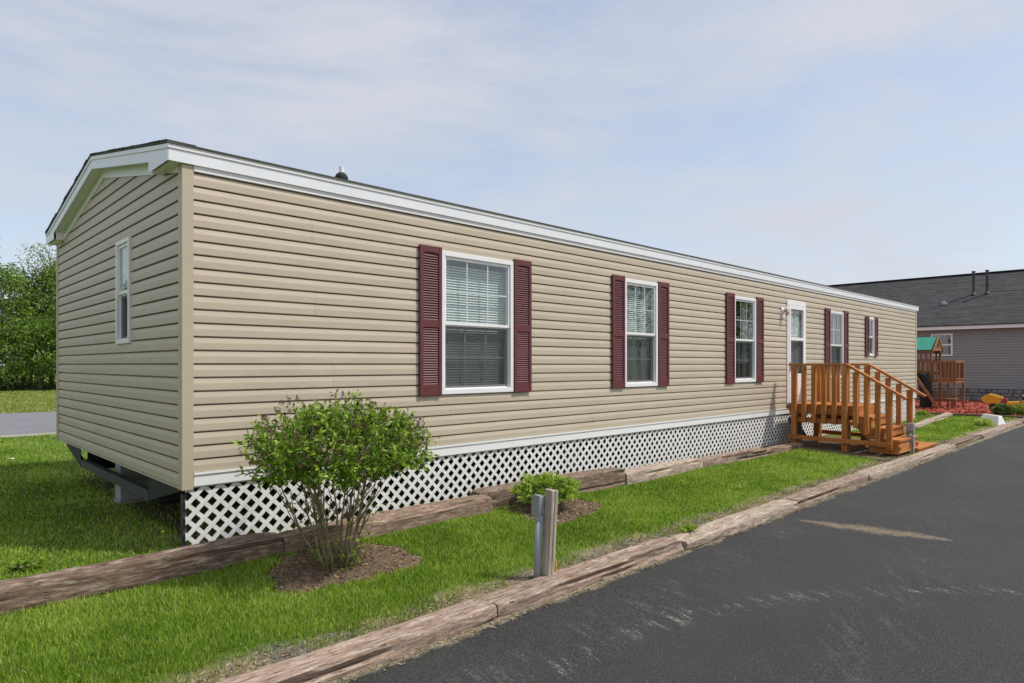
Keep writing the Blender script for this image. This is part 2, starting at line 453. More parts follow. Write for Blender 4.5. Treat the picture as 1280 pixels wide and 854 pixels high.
# ------------------------------------------------------------------ mesh helpers
class MB:
    def __init__(self):
        self.v, self.f = [], []
    def quad_loft(self, rings, close=True, cap=True):
        """rings: list of equally long point lists"""
        n = len(rings[0])
        b = len(self.v)
        for r in rings:
            self.v += [tuple(p) for p in r]
        m = n if close else n - 1
        for i in range(len(rings) - 1):
            for j in range(m):
                k = (j + 1) % n
                self.f.append((b + i * n + j, b + i * n + k, b + (i + 1) * n + k, b + (i + 1) * n + j))
        if cap and close:
            self.f.append(tuple(b + j for j in range(n))[::-1])
            self.f.append(tuple(b + (len(rings) - 1) * n + j for j in range(n)))
        return self
    def box(self, x0, x1, y0, y1, z0, z1):
        r0 = [(x0, y0, z0), (x1, y0, z0), (x1, y1, z0), (x0, y1, z0)]
        r1 = [(x, y, z1) for x, y, _ in r0]
        return self.quad_loft([r0, r1])
    def bar(self, p, q, w, h, up=(0, 0, 1)):
        """square bar from p to q, w across, h along up"""
        p, q, up = Vector(p), Vector(q), Vector(up)
        d = (q - p).normalized()
        s = d.cross(up)
        if s.length < 1e-5:
            s = Vector((1, 0, 0))
        s.normalize()
        u = s.cross(d).normalized()
        mk = lambda c: [c - s * w / 2 - u * h / 2, c + s * w / 2 - u * h / 2, c + s * w / 2 + u * h / 2, c - s * w / 2 + u * h / 2]
        return self.quad_loft([mk(p), mk(q)])
    def prism(self, poly, d):
        d = Vector(d)
        return self.quad_loft([[Vector(p) for p in poly], [Vector(p) + d for p in poly]])
    def tube(self, pts, rad, n=8, cap=True):
        pts = [Vector(p) for p in pts]
        if not hasattr(rad, '__len__'):
            rad = [rad] * len(pts)
        rings = []
        ref = None
        for i, p in enumerate(pts):
            d = (pts[min(i + 1, len(pts) - 1)] - pts[max(i - 1, 0)]).normalized()
            if ref is None or abs(d.dot(ref)) > 0.95:
                ref = Vector((0.31, 0.87, 0.2)) if abs(d.x) > 0.6 else Vector((1, 0.13, 0.07))
            s = d.cross(ref).normalized()
            u = d.cross(s)
            rings.append([p + (s * math.cos(a) + u * math.sin(a)) * rad[i] for a in [2 * math.pi * k / n for k in range(n)]])
        return self.quad_loft(rings, True, cap)
    def lathe(self, c, prof, n=16, axis='z'):
        rings = []
        for r, h in prof:
            ring = []
            for k in range(n):
                a = 2 * math.pi * k / n
                x, y = r * math.cos(a), r * math.sin(a)
                p = {'z': (x, y, h), 'x': (h, x, y), 'y': (x, h, y)}[axis]
                ring.append((c[0] + p[0], c[1] + p[1], c[2] + p[2]))
            rings.append(ring)
        return self.quad_loft(rings)
    def mesh(self, name, mat, T=None, smooth=False):
        me = bpy.data.meshes.new(name)
        vs = [T(*p) for p in self.v] if T else self.v
        me.from_pydata([tuple(p) for p in vs], [], [f[::-1] for f in self.f] if T else self.f)
        me.materials.append(M[mat] if isinstance(mat, str) else mat)
        if smooth:
            for p in me.polygons:
                p.use_smooth = True
        me.update()
        return me
    def obj(self, name, mat, parent=None, T=None, smooth=False, kind=None, bevel=0.0):
        return link(name, self.mesh(name, mat, T, smooth), parent, kind, bevel)

def link(name, data, parent=None, kind=None, bevel=0.0):
    o = bpy.data.objects.new(name, data)
    COL.objects.link(o)
    if parent is not None:
        o.parent = parent
        w = Matrix.Translation(parent.location)
        pp = parent.parent
        o.matrix_parent_inverse = parent_world(parent).inverted()
    if kind:
        o['kind'] = kind
    if bevel:
        b = o.modifiers.new('bevel', 'BEVEL')
        b.width = bevel
        b.segments = 2
        b.limit_method = 'ANGLE'
    return o

def parent_world(o):
    m = Matrix.LocRotScale(o.location, o.rotation_euler, o.scale)
    if o.parent is not None:
        m = parent_world(o.parent) @ o.matrix_parent_inverse @ m
    return m

def thing(name, label, cat, loc=(0, 0, 0), group=None):
    o = bpy.data.objects.new(name, None)
    COL.objects.link(o)
    o.empty_display_size = 0.1
    o.location = loc
    return tag(o, label, cat, group)

def tag(o, label, cat, group=None):
    o['label'] = label
    o['category'] = cat
    if group:
        o['group'] = group
    return o

def copy_tree(o, parent=None):
    c = o.copy()
    COL.objects.link(c)
    if parent is not None:
        c.parent = parent
        c.matrix_parent_inverse = o.matrix_parent_inverse.copy()
    for ch in o.children:
        copy_tree(ch, c)
    return c

def np_mesh(name, verts, tris, mat, rnd=None, smooth=False):
    me = bpy.data.meshes.new(name)
    nv, nt = len(verts), len(tris)
    me.vertices.add(nv)
    me.vertices.foreach_set('co', np.ascontiguousarray(verts, dtype=np.float32).ravel())
    me.loops.add(nt * 3)
    me.loops.foreach_set('vertex_index', np.ascontiguousarray(tris, dtype=np.int32).ravel())
    me.polygons.add(nt)
    me.polygons.foreach_set('loop_start', np.arange(0, nt * 3, 3, dtype=np.int32))
    me.polygons.foreach_set('loop_total', np.full(nt, 3, dtype=np.int32))
    if smooth:
        me.polygons.foreach_set('use_smooth', np.ones(nt, dtype=bool))
    me.update(calc_edges=True)
    if rnd is not None:
        a = me.attributes.new('rnd', 'FLOAT', 'POINT')
        a.data.foreach_set('value', np.ascontiguousarray(rnd, dtype=np.float32))
    me.materials.append(M[mat])
    return me

def leaf_cards(cen, dirs, nor, length, width, rnd):
    """folded pointed leaves: base, two sides, tip, growing along dirs; 2 triangles each"""
    n = len(cen)
    dirs = dirs / np.linalg.norm(dirs, axis=1, keepdims=True)
    side = np.cross(dirs, nor)
    side /= np.linalg.norm(side, axis=1, keepdims=True) + 1e-9
    up = np.cross(side, dirs)
    L, Wd = length[:, None], width[:, None]
    base = cen
    tip = cen + dirs * L - up * L * 0.12
    mid = cen + dirs * L * 0.45
    a = mid + side * Wd * 0.5 + up * Wd * 0.18
    b = mid - side * Wd * 0.5 + up * Wd * 0.18
    v = np.stack([base, a, tip, b], 1).reshape(-1, 3)
    i = np.arange(n)[:, None] * 4
    t = np.concatenate([i + np.array([0, 1, 2]), i + np.array([0, 2, 3])], 1).reshape(-1, 3)
    return v, t, np.repeat(rnd, 4)

def unit(n):
    v = rng.normal(size=(n, 3))
    return v / np.linalg.norm(v, axis=1, keepdims=True)

# ------------------------------------------------------------------ terrain
def ss(a, b, x):
    t = np.clip((x - a) / (b - a), 0, 1)
    return t * t * (3 - 2 * t)

ROAD_Z, ROAD_Y = -0.16, -2.22
def gz(x, y):
    x, y = np.asarray(x, float), np.asarray(y, float)
    base = -0.006 * np.clip(x, 0, 22)
    t = ss(-0.5, -1.95, y)
    z = base * (1 - t) + (-0.105) * t
    z = z + 0.012 * np.sin(x * 1.7 + 0.6 * y) * np.cos(y * 1.3 - x * 0.4) * (1 - ss(-1.7, -2.0, y))
    z = np.where(y < -2.1, -0.105 + (-0.135) * ss(-2.1, -2.2, y), z)
    far = ss(20, 60, np.hypot(x, y - 2))
    return z - far * 0.04 + 0.5 * ss(60, 300, np.hypot(x, y))

def g1(x, y):
    return float(gz(x, y))

xs = np.concatenate([[-600, -300, -150, -80, -50, -35, -25, -18, -14], np.arange(-11, 32.01, 0.25), [35, 40, 50, 65, 90, 150, 300, 600]])
ys = np.concatenate([[-600, -300, -150, -80, -40, -20, -12, -9, -7.2, -6, -4, -3, -2.4, -2.2, -2.16, -2.12, -2.08], np.arange(-2.0, 12.01, 0.2), [13, 15, 18, 22, 28, 34, 40, 50, 65, 90, 150, 300, 600]])
GX, GY = np.meshgrid(xs, ys)
GZ = gz(GX, GY)
gv = np.stack([GX, GY, GZ], -1).reshape(-1, 3)
nx, ny = len(xs), len(ys)
ii, jj = np.meshgrid(np.arange(nx - 1), np.arange(ny - 1))
a = (jj * nx + ii).ravel()
gt = np.concatenate([np.stack([a, a + 1, a + nx + 1], 1), np.stack([a, a + nx + 1, a + nx], 1)])
ground = link('ground', np_mesh('ground', gv, gt, 'ground', smooth=True), kind='structure')

def sheet(name, mat, x0, x1, y0, y1, zf, sx, sy, kind='structure', wob=0.0):
    X = np.linspace(x0, x1, max(2, int((x1 - x0) / sx) + 1))
    Y = np.linspace(y0, y1, max(2, int((y1 - y0) / sy) + 1))
    A, B = np.meshgrid(X, Y)
    if wob:
        t = (B - y0) / (y1 - y0)
        e = wob * (np.sin(A * 0.9) + 0.6 * np.sin(A * 2.3 + 1))
        B = B + e * (2 * t - 1)
    Z = zf(A, B)
    v = np.stack([A, B, Z], -1).reshape(-1, 3)
    n, m = len(X), len(Y)
    ii, jj = np.meshgrid(np.arange(n - 1), np.arange(m - 1))
    a = (jj * n + ii).ravel()
    t = np.concatenate([np.stack([a, a + 1, a + n + 1], 1), np.stack([a, a + n + 1, a + n], 1)])
    return link(name, np_mesh(name, v, t, mat, smooth=True), kind=kind)

road = sheet('road', 'asphalt', -60, 120, -8.4, ROAD_Y + 0.03, lambda x, y: ROAD_Z + 0.004 * np.sin(x * 0.7) * np.sin(y * 1.1) + 0 * x, 0.5, 0.4)

# gravelly back road seen past the gable
M['backroad'] = m_plain('worn_asphalt', S(116, 116, 119), 0.9, 0.14, 1.4, bump=0.4)
sheet('back_road', 'backroad', -80, 60, 11.2, 18.2, lambda x, y: gz(x, y) + 0.012 + 0.02 * np.sin(np.clip((y - 11.2) / 7, 0, 1) * np.pi), 1.0, 0.5, wob=0.12)
M['verge'] = m_plain('gravel_verge', S(146, 144, 128), 0.95, 0.25, 7, bump=0.8)
sheet('gravel_verge', 'verge', -80, 60, 10.5, 11.3, lambda x, y: gz(x, y) + 0.008, 0.7, 0.3, wob=0.1)

# ------------------------------------------------------------------ the mobile home
P = 0.1016
ZB = 0.59
ZT = ZB + 22 * P
Wd, Ln = 4.589, 18.818
SLOPE = 0.185
home = thing('mobile_home', 'long single-storey beige vinyl mobile home with maroon shutters and white lattice skirt', 'mobile home', (Ln / 2, Wd / 2, 0.0))

front_open = [  # x0,x1,z0,z1
    (2.378, 3.375, 1.096, 2.52), (5.405, 6.184, 1.096, 2.524), (8.398, 9.178, 1.097, 2.515),
    (12.53, 13.29, 1.10, 2.51), (14.91, 15.29, 1.59, 2.495), (10.436, 11.275, 0.66, 2.592)]
gable_open = [(1.354, 1.791, 1.582, 2.523)]

# sheathing walls with real openings (hollow rooms behind the glass)
def wall_boxes(mb, opens, u0, u1, z0, z1, put, inset=0.03):
    us = sorted({u0, u1, *[o[0] + inset for o in opens], *[o[1] - inset for o in opens]})
    for a, b in zip(us[:-1], us[1:]):
        mid = (a + b) / 2
        hit = [o for o in opens if o[0] < mid < o[1]]
        if hit:
            o = hit[0]
            put(mb, a, b, z0, o[2] + inset)
            put(mb, a, b, o[3] - inset, z1)
        else:
            put(mb, a, b, z0, z1)

mb = MB()
wall_boxes(mb, front_open, 0.02, Ln - 0.02, 0.6, 2.9, lambda m, a, b, z0, z1: m.box(a, b, 0.036, 0.10, z0, z1))
front_wall = mb.obj('wall', 'interior', home)
mb = MB()
wall_boxes(mb, gable_open, 0.102, Wd - 0.102, 0.6, 2.9, lambda m, a, b, z0, z1: m.box(0.036, 0.10, a, b, z0, z1))
mb.prism([(0.036, 0.102, 2.9), (0.036, Wd / 2, 3.3), (0.036, Wd - 0.102, 2.9)], (0.06, 0, 0))
gable_wall = mb.obj('wall', 'interior', home)
MB().box(0.02, Ln - 0.02, Wd - 0.10, Wd - 0.01, 0.6, 2.9).obj('wall', 'siding', home)
mb = MB().box(Ln - 0.10, Ln - 0.02, 0.102, Wd - 0.102, 0.6, 2.9)
mb.prism([(Ln - 0.08, 0.102, 2.9), (Ln - 0.08, Wd / 2, 3.3), (Ln - 0.08, Wd - 0.102, 2.9)], (0.06, 0, 0))
mb.obj('wall', 'siding', home)
MB().box(0.11, Ln - 0.11, 0.11, Wd - 0.11, 0.56, 0.6).obj('floor', 'interior', home)
MB().box(0.11, Ln - 0.11, 0.11, Wd - 0.11, 2.78, 2.82).obj('ceiling', 'interior', home)
for xp in (4.3, 7.5, 11.8, 14.2):
    MB().box(xp, xp + 0.08, 0.11, Wd - 0.11, 0.602, 2.778).obj('partition', 'interior', home)
MB().box(4.4, 7.4, 2.6, 2.68, 0.602, 2.778).obj('partition', 'interior', home)
MB().box(0.06, Ln - 0.06, 0.06, Wd - 0.06, 0.44, 0.555).obj('belly_wrap', 'belly', home)

# dutch-lap profile of one course: (height fraction, projection out of the wall)
PROF = [(0.0, -0.028), (0.0, 0.0130), (0.04, 0.0136), (0.47, 0.0136), (0.53, 0.0131), (0.64, 0.0108), (0.78, 0.0082), (0.866, 0.0070), (0.870, -0.028), (1.0, -0.028)]
def prof_clip(zb, lo, hi):
    pts = [(zb + f * P, d) for f, d in PROF]
    out = []
    for i, (z, d) in enumerate(pts):
        if i:
            z0, d0 = pts[i - 1]
            for lim in (lo, hi):
                if (z0 - lim) * (z - lim) < 0:
                    out.append((lim, d0 + (d - d0) * (lim - z0) / (z - z0)))
        if lo - 1e-6 <= z <= hi + 1e-6:
            out.append((z, d))
    return out

def siding_piece(mb, prof, ua, ub, T, BACK=-0.0305):
    """prof points swept from ua(z) to ub(z); closed at the back"""
    loop = prof + [(prof[-1][0], BACK), (prof[0][0], BACK)]
    r0 = [T(ua(z), d, z) for z, d in loop]
    r1 = [T(ub(z), d, z) for z, d in loop]
    mb.quad_loft([r0, r1])

TF = lambda u, d, z: (u, 0.004 - d, z)          # long front wall, outward is -y
TG = lambda u, d, z: (0.004 - d, u, z)          # gable wall, outward is -x

def course_pieces(zb, zlo, zhi, ua, ub, opens, seams, T, parent):
    cuts = [ua] + [s for s in seams if ua + 0.1 < s < ub - 0.1] + [ub]
    for s0, s1 in zip(cuts[:-1], cuts[1:]):
        mb = MB()
        g = 0.0018
        br = sorted({s0, s1, *[v for o in opens for v in (o[0] + 0.02, o[1] - 0.02) if s0 < v < s1 and o[2] < zb + P and o[3] > zb]})
        for a, b in zip(br[:-1], br[1:]):
            m = (a + b) / 2
            lo, hi = max(zb, zlo), min(zb + P, zhi)
            spans = [(lo, hi)]
            for o in opens:
                if o[0] < m < o[1] and o[2] < hi and o[3] > lo:
                    spans = [(lo, min(hi, o[2] + 0.02)), (max(lo, o[3] - 0.02), hi)]
            spans = [q for q in spans if q[1] - q[0] > 0.006]
            if not spans and mb.v:
                mb.obj('siding_panel', 'siding', parent)
                mb = MB()
            for l, h in spans:
                aa = a + (g if a == s0 and a != ua else 0)
                siding_piece(mb, prof_clip(zb, l, h), lambda z: aa, lambda z: b, T)
        if mb.v:
            mb.obj('siding_panel', 'siding', parent)

for k in range(22):
    off = [0.0, 1.35, 2.45][(k // 2) % 3] + 0.12 * math.sin(k // 2 * 2.7)
    seams = [1.1 + off + 3.66 * j for j in range(6)]
    course_pieces(ZB + k * P, ZB, ZT, 0.066, Ln - 0.062, front_open, seams, TF, front_wall)

# gable courses run up under the rake
RK0 = 2.800
def rake(u):        # underside of the frieze strip on the gable wall
    return RK0 + SLOPE * min(u, Wd - u)
for k in range(-1, 29):
    zb = ZB + k * P
    lo, hi = max(zb, ZB - 1.12 * P) if k == -1 else zb, zb + P
    if k == -1:
        zb2 = zb - 0.0
    mb = MB()
    ymin = lambda z: 0.071 if z <= rake(0.071) else (z - RK0) / SLOPE
    if ymin(lo) > Wd / 2 - 0.03:
        continue
    hi = min(hi, rake(Wd / 2) - 0.004)
    if hi - lo < 0.01:
        continue
    if k == 0 or k == -1 or True:
        op = [o for o in gable_open if o[2] < hi and o[3] > lo]
        pr = prof_clip(zb, lo, hi)
        if not op:
            siding_piece(mb, pr, ymin, lambda z: Wd - ymin(z), TG)
        else:
            o = op[0]
            siding_piece(mb, pr, ymin, lambda z: o[0] + 0.02, TG)
            if o[2] + 0.02 < lo and o[3] - 0.02 > hi:
                mb.obj('siding_panel', 'siding', gable_wall)
                mb = MB()
            siding_piece(mb, pr, lambda z: o[1] - 0.02, lambda z: Wd - ymin(z), TG)
            for l, h in ((lo, min(hi, o[2] + 0.02)), (max(lo, o[3] - 0.02), hi)):
                if h - l > 0.006:
                    siding_piece(mb, prof_clip(zb, l, h), lambda z: o[0] + 0.02, lambda z: o[1] - 0.02, TG)
        mb.obj('siding_panel', 'siding', gable_wall)
# last partial course below
mb = MB()
siding_piece(mb, [(ZB - 1.2 * P, 0.003), (ZB - 1.2 * P, 0.0145), (ZB - P - 0.006, 0.0145), (ZB - P - 0.004, 0.001)], lambda z: 0.071, lambda z: Wd - 0.071, TG)
mb.obj('siding_panel', 'siding', gable_wall)

# corner posts (L section)
def corner_post(x, y, sx, sy):
    e = 0.020
    poly = [(x - sx * e + sx * 0.004, y - sy * e + sy * 0.004), (x + sx * 0.065, y - sy * e + sy * 0.004), (x + sx * 0.065, y + sy * 0.003), (x + sx * 0.003, y + sy * 0.003),
            (x + sx * 0.003, y + sy * 0.070), (x - sx * e + sx * 0.004, y + sy * 0.070)]
    zt = 2.865
    z0 = ZB - 0.124
    mb = MB()
    mb.quad_loft([[(a, b, z0) for a, b in poly], [(a, b, zt) for a, b in poly]])
    return mb.obj('corner_post', 'post', home, bevel=0.002)
corner_post(0, 0, 1, 1)
corner_post(0, Wd, 1, -1)
corner_post(Ln, 0, -1, 1)
corner_post(Ln, Wd, -1, -1)

# roof, fascia, soffits
EY, RX = 0.034, 0.112          # eave and rake overhang
ZE = 3.005                      # top of shingles at the eave
def roof_z(y):
    return ZE + SLOPE * (min(y, Wd - y) + EY)
X0, X1 = -RX - 0.012, Ln + RX + 0.012
def shingle_slab(ya, yb, name='shingle_roof'):
    mb = MB()
    r = []
    for x in (X0, X1):
        r.append([(x, ya, roof_z(ya) - 0.0155), (x, yb, roof_z(yb) - 0.0155), (x, yb, roof_z(yb)), (x, ya, roof_z(ya))])
    mb.quad_loft(r)
    o = mb.obj(name, 'shingle', home)
    uv = o.data.uv_layers.new(name='UVMap')
    for lp in o.data.loops:
        c = o.data.vertices[lp.vertex_index].co
        uv.data[lp.index].uv = (c.x, c.y)
    return o
shingle_slab(-EY - 0.016, Wd / 2)
shingle_slab(Wd / 2 + 0.0005, Wd + EY + 0.016)
# ragged starter-course tabs along the rake edge
mb = MB()
for i in range(34):
    y = -EY + i * (Wd + 2 * EY) / 34
    y2 = y + (Wd + 2 * EY) / 34 - 0.003
    e = random.uniform(0.0, 0.010)
    if (y - Wd / 2) * (y2 - Wd / 2) < 0:
        continue
    mb.quad_loft([[(X0 - e, y, roof_z(y) + 0.001), (X0 - e, y2, roof_z(y2) + 0.001 + 0.004 * random.random()), (X0 - e, y2, roof_z(y2) + 0.008), (X0 - e, y, roof_z(y) + 0.009)],
                  [(X0 + 0.2, y, roof_z(y) + 0.001), (X0 + 0.2, y2, roof_z(y2) + 0.001), (X0 + 0.2, y2, roof_z(y2) + 0.008), (X0 + 0.2, y, roof_z(y) + 0.009)]])
mb.obj('shingle_edge', 'shingle', home, kind='stuff')

ZF0, ZF1, ZF2 = 2.868, 2.957, 2.989
for side, (ya, yb, yc) in enumerate(((-EY, -EY + 0.018, -EY - 0.008), (Wd + EY, Wd + EY - 0.018, Wd + EY + 0.008))):
    lo, hi = min(ya, yb), max(ya, yb)
    # eave fascia in lengths with butt joints
    cuts = [-RX + 0.0, 3.65, 7.30, 10.96, 14.6, Ln + RX]
    for a, b in zip(cuts[:-1], cuts[1:]):
        MB().box(a + 0.0008, b - 0.0008, lo, hi, ZF0, ZF1).obj('eave_fascia', 'white_metal', home)
        MB().box(a + (0.0008 if a > 0 else -0.007), b - (0.0008 if b < Ln else -0.007), min(yb, yc), max(yb, yc), ZF1 + 0.001, ZF2).obj('drip_edge', 'white', home)
    s0, s1 = (yb, 0.03) if side == 0 else (Wd - 0.03, yb)
    MB().box(0.0, Ln, s0 + (0.001 if side == 0 else 0), s1 - (0 if side == 0 else 0.001), ZF0 + 0.012, ZF0 + 0.02).obj('soffit', 'white', home)
# white J strip above the top siding course on the front
MB().box(0.068, Ln - 0.064, -0.019, 0.034, ZT + 0.001, ZF0 + 0.010).obj('frieze_strip', 'white', home)
# rake fascias: lower board and upper drip strip, both gable ends
for xa, xb, xo in ((-RX, -RX + 0.018, -RX - 0.007), (Ln + RX, Ln + RX - 0.018, Ln + RX + 0.007)):
    lo, hi = min(xa, xb), max(xa, xb)
    for s in (0, 1):
        Y = lambda y: y if s == 0 else Wd - y
        ye = -EY + 0.0185
        zt = lambda y: roof_z(max(-EY, min(y, Wd + EY))) - 0.0165
        pts = [(Y(ye), ZF0), (Y(-0.0), ZF0 + 0.006), (Y(Wd / 2 - 0.0004), ZF0 + 0.006 + SLOPE * Wd / 2), (Y(Wd / 2 - 0.0004), zt(Wd / 2) - 0.036), (Y(ye), zt(-EY) - 0.036)]
        mb = MB()
        mb.prism([(lo, y, z) for y, z in pts], (hi - lo, 0, 0))
        mb.obj('rake_fascia', 'white_metal', home)
        pts = [(Y(ye), zt(-EY) - 0.034), (Y(Wd / 2 - 0.0004), zt(Wd / 2) - 0.034), (Y(Wd / 2 - 0.0004), zt(Wd / 2)), (Y(ye), zt(-EY))]
        mb = MB()
        mb.prism([(min(xo, xb), y, z) for y, z in pts], (abs(xb - xo), 0, 0))
        mb.obj('rake_drip_edge', 'white', home)
        # sloped rake soffit
        xw = 0.012 if xa < 0 else Ln - 0.012
        a, b = min(xb, xw), max(xb, xw)
        zs = lambda y: ZF0 + 0.022 + SLOPE * y
        pts = [(Y(0.40), zs(0.40)), (Y(Wd / 2 - 0.0004), zs(Wd / 2)), (Y(Wd / 2 - 0.0004), zs(Wd / 2) + 0.01), (Y(0.40), zs(0.40) + 0.01)]
        mb = MB()
        mb.prism([(a + 0.001, y, z) for y, z in pts], (b - a - 0.002, 0, 0))
        mb.obj('rake_soffit', 'white', home)
        # boxed eave return at the corner
        xf = xa + (0.0005 if xa < 0 else -0.0005)
        a, b = min(xf, xw), max(xf, xw)
        y0, y1 = sorted((Y(-EY + 0.019), Y(0.436)))
        MB().box(a + (0.019 if xa < 0 else 0), b - (0 if xa < 0 else 0.019), y0, y1, ZF0 + 0.001, ZF0 + 0.013).obj('eave_return_soffit', 'white', home)
        y0, y1 = sorted((Y(0.424), Y(0.436)))
        MB().box(a + (0.019 if xa < 0 else 0), b - (0 if xa < 0 else 0.019), y0, y1, ZF0 + 0.0135, ZF0 + 0.022 + SLOPE * 0.43).obj('eave_return_side', 'white', home)
        y0, y1 = sorted((Y(-0.02), Y(0.436)))
        mb = MB()
        xq = min(xa, xa + (0.018 if xa < 0 else -0.018)) - (0.003 if xa < 0 else -0.003)
        poly = [(Y(-EY + 0.0), ZF0 + 0.0), (Y(0.436), ZF0 + 0.001), (Y(0.436), ZF0 + 0.09), (Y(-EY + 0.0), ZF0 + 0.083)]
        mb.prism([(xa - 0.004 if xa < 0 else xa + 0.001, y, z) for y, z in poly], (0.003, 0, 0))
        mb.obj('eave_return_face', 'white_metal', home)
        # frieze strip below the soffit on the wall, dropping as a short leg by the box
        xs_ = -0.012 if xa < 0 else Ln + 0.002
        pts = [(Y(0.436), rake(0.436) + 0.003), (Y(Wd / 2 - 0.0004), rake(Wd / 2) + 0.003), (Y(Wd / 2 - 0.0004), zs(Wd / 2) - 0.001), (Y(0.436), zs(0.436) - 0.001)]
        mb = MB()
        mb.prism([(xs_, y, z) for y, z in pts], (0.012, 0, 0))
        mb.obj('rake_frieze', 'white', home)
        pts = [(Y(0.072), ZF0 - 0.075 + 0.0), (Y(0.33), ZF0 - 0.005 - 0.03), (Y(0.436), ZF0 - 0.055), (Y(0.436), ZF0 + 0.0), (Y(0.072), ZF0 + 0.0)]
        pts = [(Y(0.072), rake(0.072) + 0.003), (Y(0.434), rake(0.434) + 0.003), (Y(0.434), ZF0 + 0.0005), (Y(0.072), ZF0 + 0.0005)]
        mb = MB()
        mb.prism([(xs_ + 0.001, y, z) for y, z in pts], (0.011, 0, 0))
        mb.obj('rake_frieze', 'white', home)

# vent pipe through the roof
mb = MB().lathe((1.362, 0.12, roof_z(0.12) - 0.02), [(0.06, 0), (0.058, 0.055), (0.045, 0.078), (0.026, 0.092)], 14)
boot = mb.obj('vent_flashing', 'rubber', home, smooth=True)
MB().lathe((1.362, 0.12, roof_z(0.12)), [(0.021, 0), (0.021, 0.125)], 12).obj('vent_pipe', 'white', home)

# skirt board and lattice
ZK = 0.488
for a, b in ((0.068, 3.70), (3.70, 7.36), (7.36, 10.10), (10.10, 13.7), (13.7, Ln - 0.064)):
    mb = MB()
    prof = [(ZK, -0.011), (ZB - 0.022, -0.011), (ZB - 0.018, -0.020), (ZB - 0.002, -0.020), (ZB - 0.002, 0.012), (ZK, 0.012)]
    mb.quad_loft([[(a + 0.001, y, z) for z, y in prof], [(b - 0.001, y, z) for z, y in prof]])
    mb.obj('skirt_board', 'white', home)

def clip_poly(poly, x0, x1, z0, z1):
    for ax, lim, sg in ((0, x0, 1), (0, x1, -1), (1, z0, 1), (1, z1, -1)):
        out = []
        for i, p in enumerate(poly):
            q = poly[(i + 1) % len(poly)]
            dp, dq = (p[ax] - lim) * sg, (q[ax] - lim) * sg
            if dp >= 0:
                out.append(p)
            if dp * dq < 0:
                t = dp / (dp - dq)
                out.append((p[0] + (q[0] - p[0]) * t, p[1] + (q[1] - p[1]) * t))
        poly = out
        if not poly:
            break
    return poly

LP = 0.119           # spacing of the diamonds along the wall
SLW = 0.0315          # slat width
def lattice_panel(x0, x1, solo):
    root = MB().box(x0 + 0.002, x1 - 0.002, 0.020, 0.028, ZK - 0.004 - 0.012, ZK - 0.004).obj('lattice_panel', 'lattice', home)
    zb = min(g1(x0, -0.2), g1(x1, -0.2)) - 0.03
    zt = ZK - 0.004
    joined = MB()
    for dr in (1, -1):
        k0 = int((x0 - 1.2) / LP) - 1
        k1 = int((x1 + 1.2) / LP) + 1
        for k in range(k0, k1):
            c = (k + 0.25) * LP
            hw = SLW / 2 * math.sqrt(2)
            # slat along z = dr*(x-c)
            H = 1.0
            poly = [(c - hw + dr * (-0.3), -0.3), (c + hw + dr * (-0.3), -0.3), (c + hw + dr * H, H), (c - hw + dr * H, H)]
            pl = clip_poly(poly, x0 + 0.0015, x1 - 0.0015, zb, zt)
            if len(pl) < 3:
                continue
            ar = 0.5 * abs(sum(pl[i][0] * pl[(i + 1) % len(pl)][1] - pl[(i + 1) % len(pl)][0] * pl[i][1] for i in range(len(pl))))
            if ar < 2e-4:
                continue
            y = 0.010 if dr == 1 else 0.0138
            m = MB() if solo else joined
            m.prism([(x, y, z) for x, z in pl], (0, 0.0065, 0))
            if solo:
                m.obj('slat', 'lattice', root)
    if not solo:
        joined.obj('slats', 'lattice', root, kind='stuff')
lcuts = [0.016, 2.44, 4.88, 7.32, 9.76, 12.2, 14.64, 17.08, Ln - 0.03]
for i, (a, b) in enumerate(zip(lcuts[:-1], lcuts[1:])):
    lattice_panel(a, b, i < 5)
# one filled diamond by the corner
# stake behind the lattice end
MB().bar((0.02, 0.055, 0.43), (0.02, 0.055, -0.05), 0.05, 0.03, (1, 0, 0)).obj('skirt_stake', 'steel', home)

# undercarriage seen below the gable
for yb in (0.95, 3.53):
    mb = MB()
    mb.box(0.10, Ln - 0.2, yb - 0.05, yb + 0.05, 0.425, 0.438)
    mb.box(0.10, Ln - 0.2, yb - 0.004, yb + 0.004, 0.213, 0.425)
    mb.box(0.10, Ln - 0.2, yb - 0.05, yb + 0.05, 0.20, 0.213)
    mb.obj('chassis_beam', 'black', home)
mb = MB()
mb.box(0.03, 0.036, 0.98, 3.50, 0.245, 0.325)
mb.box(0.036, 0.09, 0.98, 3.50, 0.245, 0.251)
mb.box(0.036, 0.09, 0.98, 3.50, 0.319, 0.325)
mb.obj('cross_member', 'steel', home)
for ya, yb, yc in ((3.52, 3.62, 4.30), (0.97, 0.86, 0.20)):
    mb = MB()
    mb.prism([(0.032, ya, 0.245), (0.032, yc, 0.425), (0.032, yc, 0.462), (0.032, ya, 0.462)], (0.006, 0, 0))
    mb.prism([(0.038, ya, 0.245), (0.038, yc, 0.425), (0.038, yc, 0.431), (0.038, ya, 0.251)], (0.07, 0, 0))
    mb.obj('outrigger', 'black', home)
for xx in (2.5, 4.9, 7.3, 9.7, 12.1, 14.5, 16.9):
    for ya, yc in ((3.58, 4.45), (0.90, 0.12)):
        mb = MB()
        mb.prism([(xx, ya, 0.22), (xx, yc, 0.41), (xx, yc, 0.438), (xx, ya, 0.438)], (0.006, 0, 0))
        mb.obj('outrigger', 'black', home)
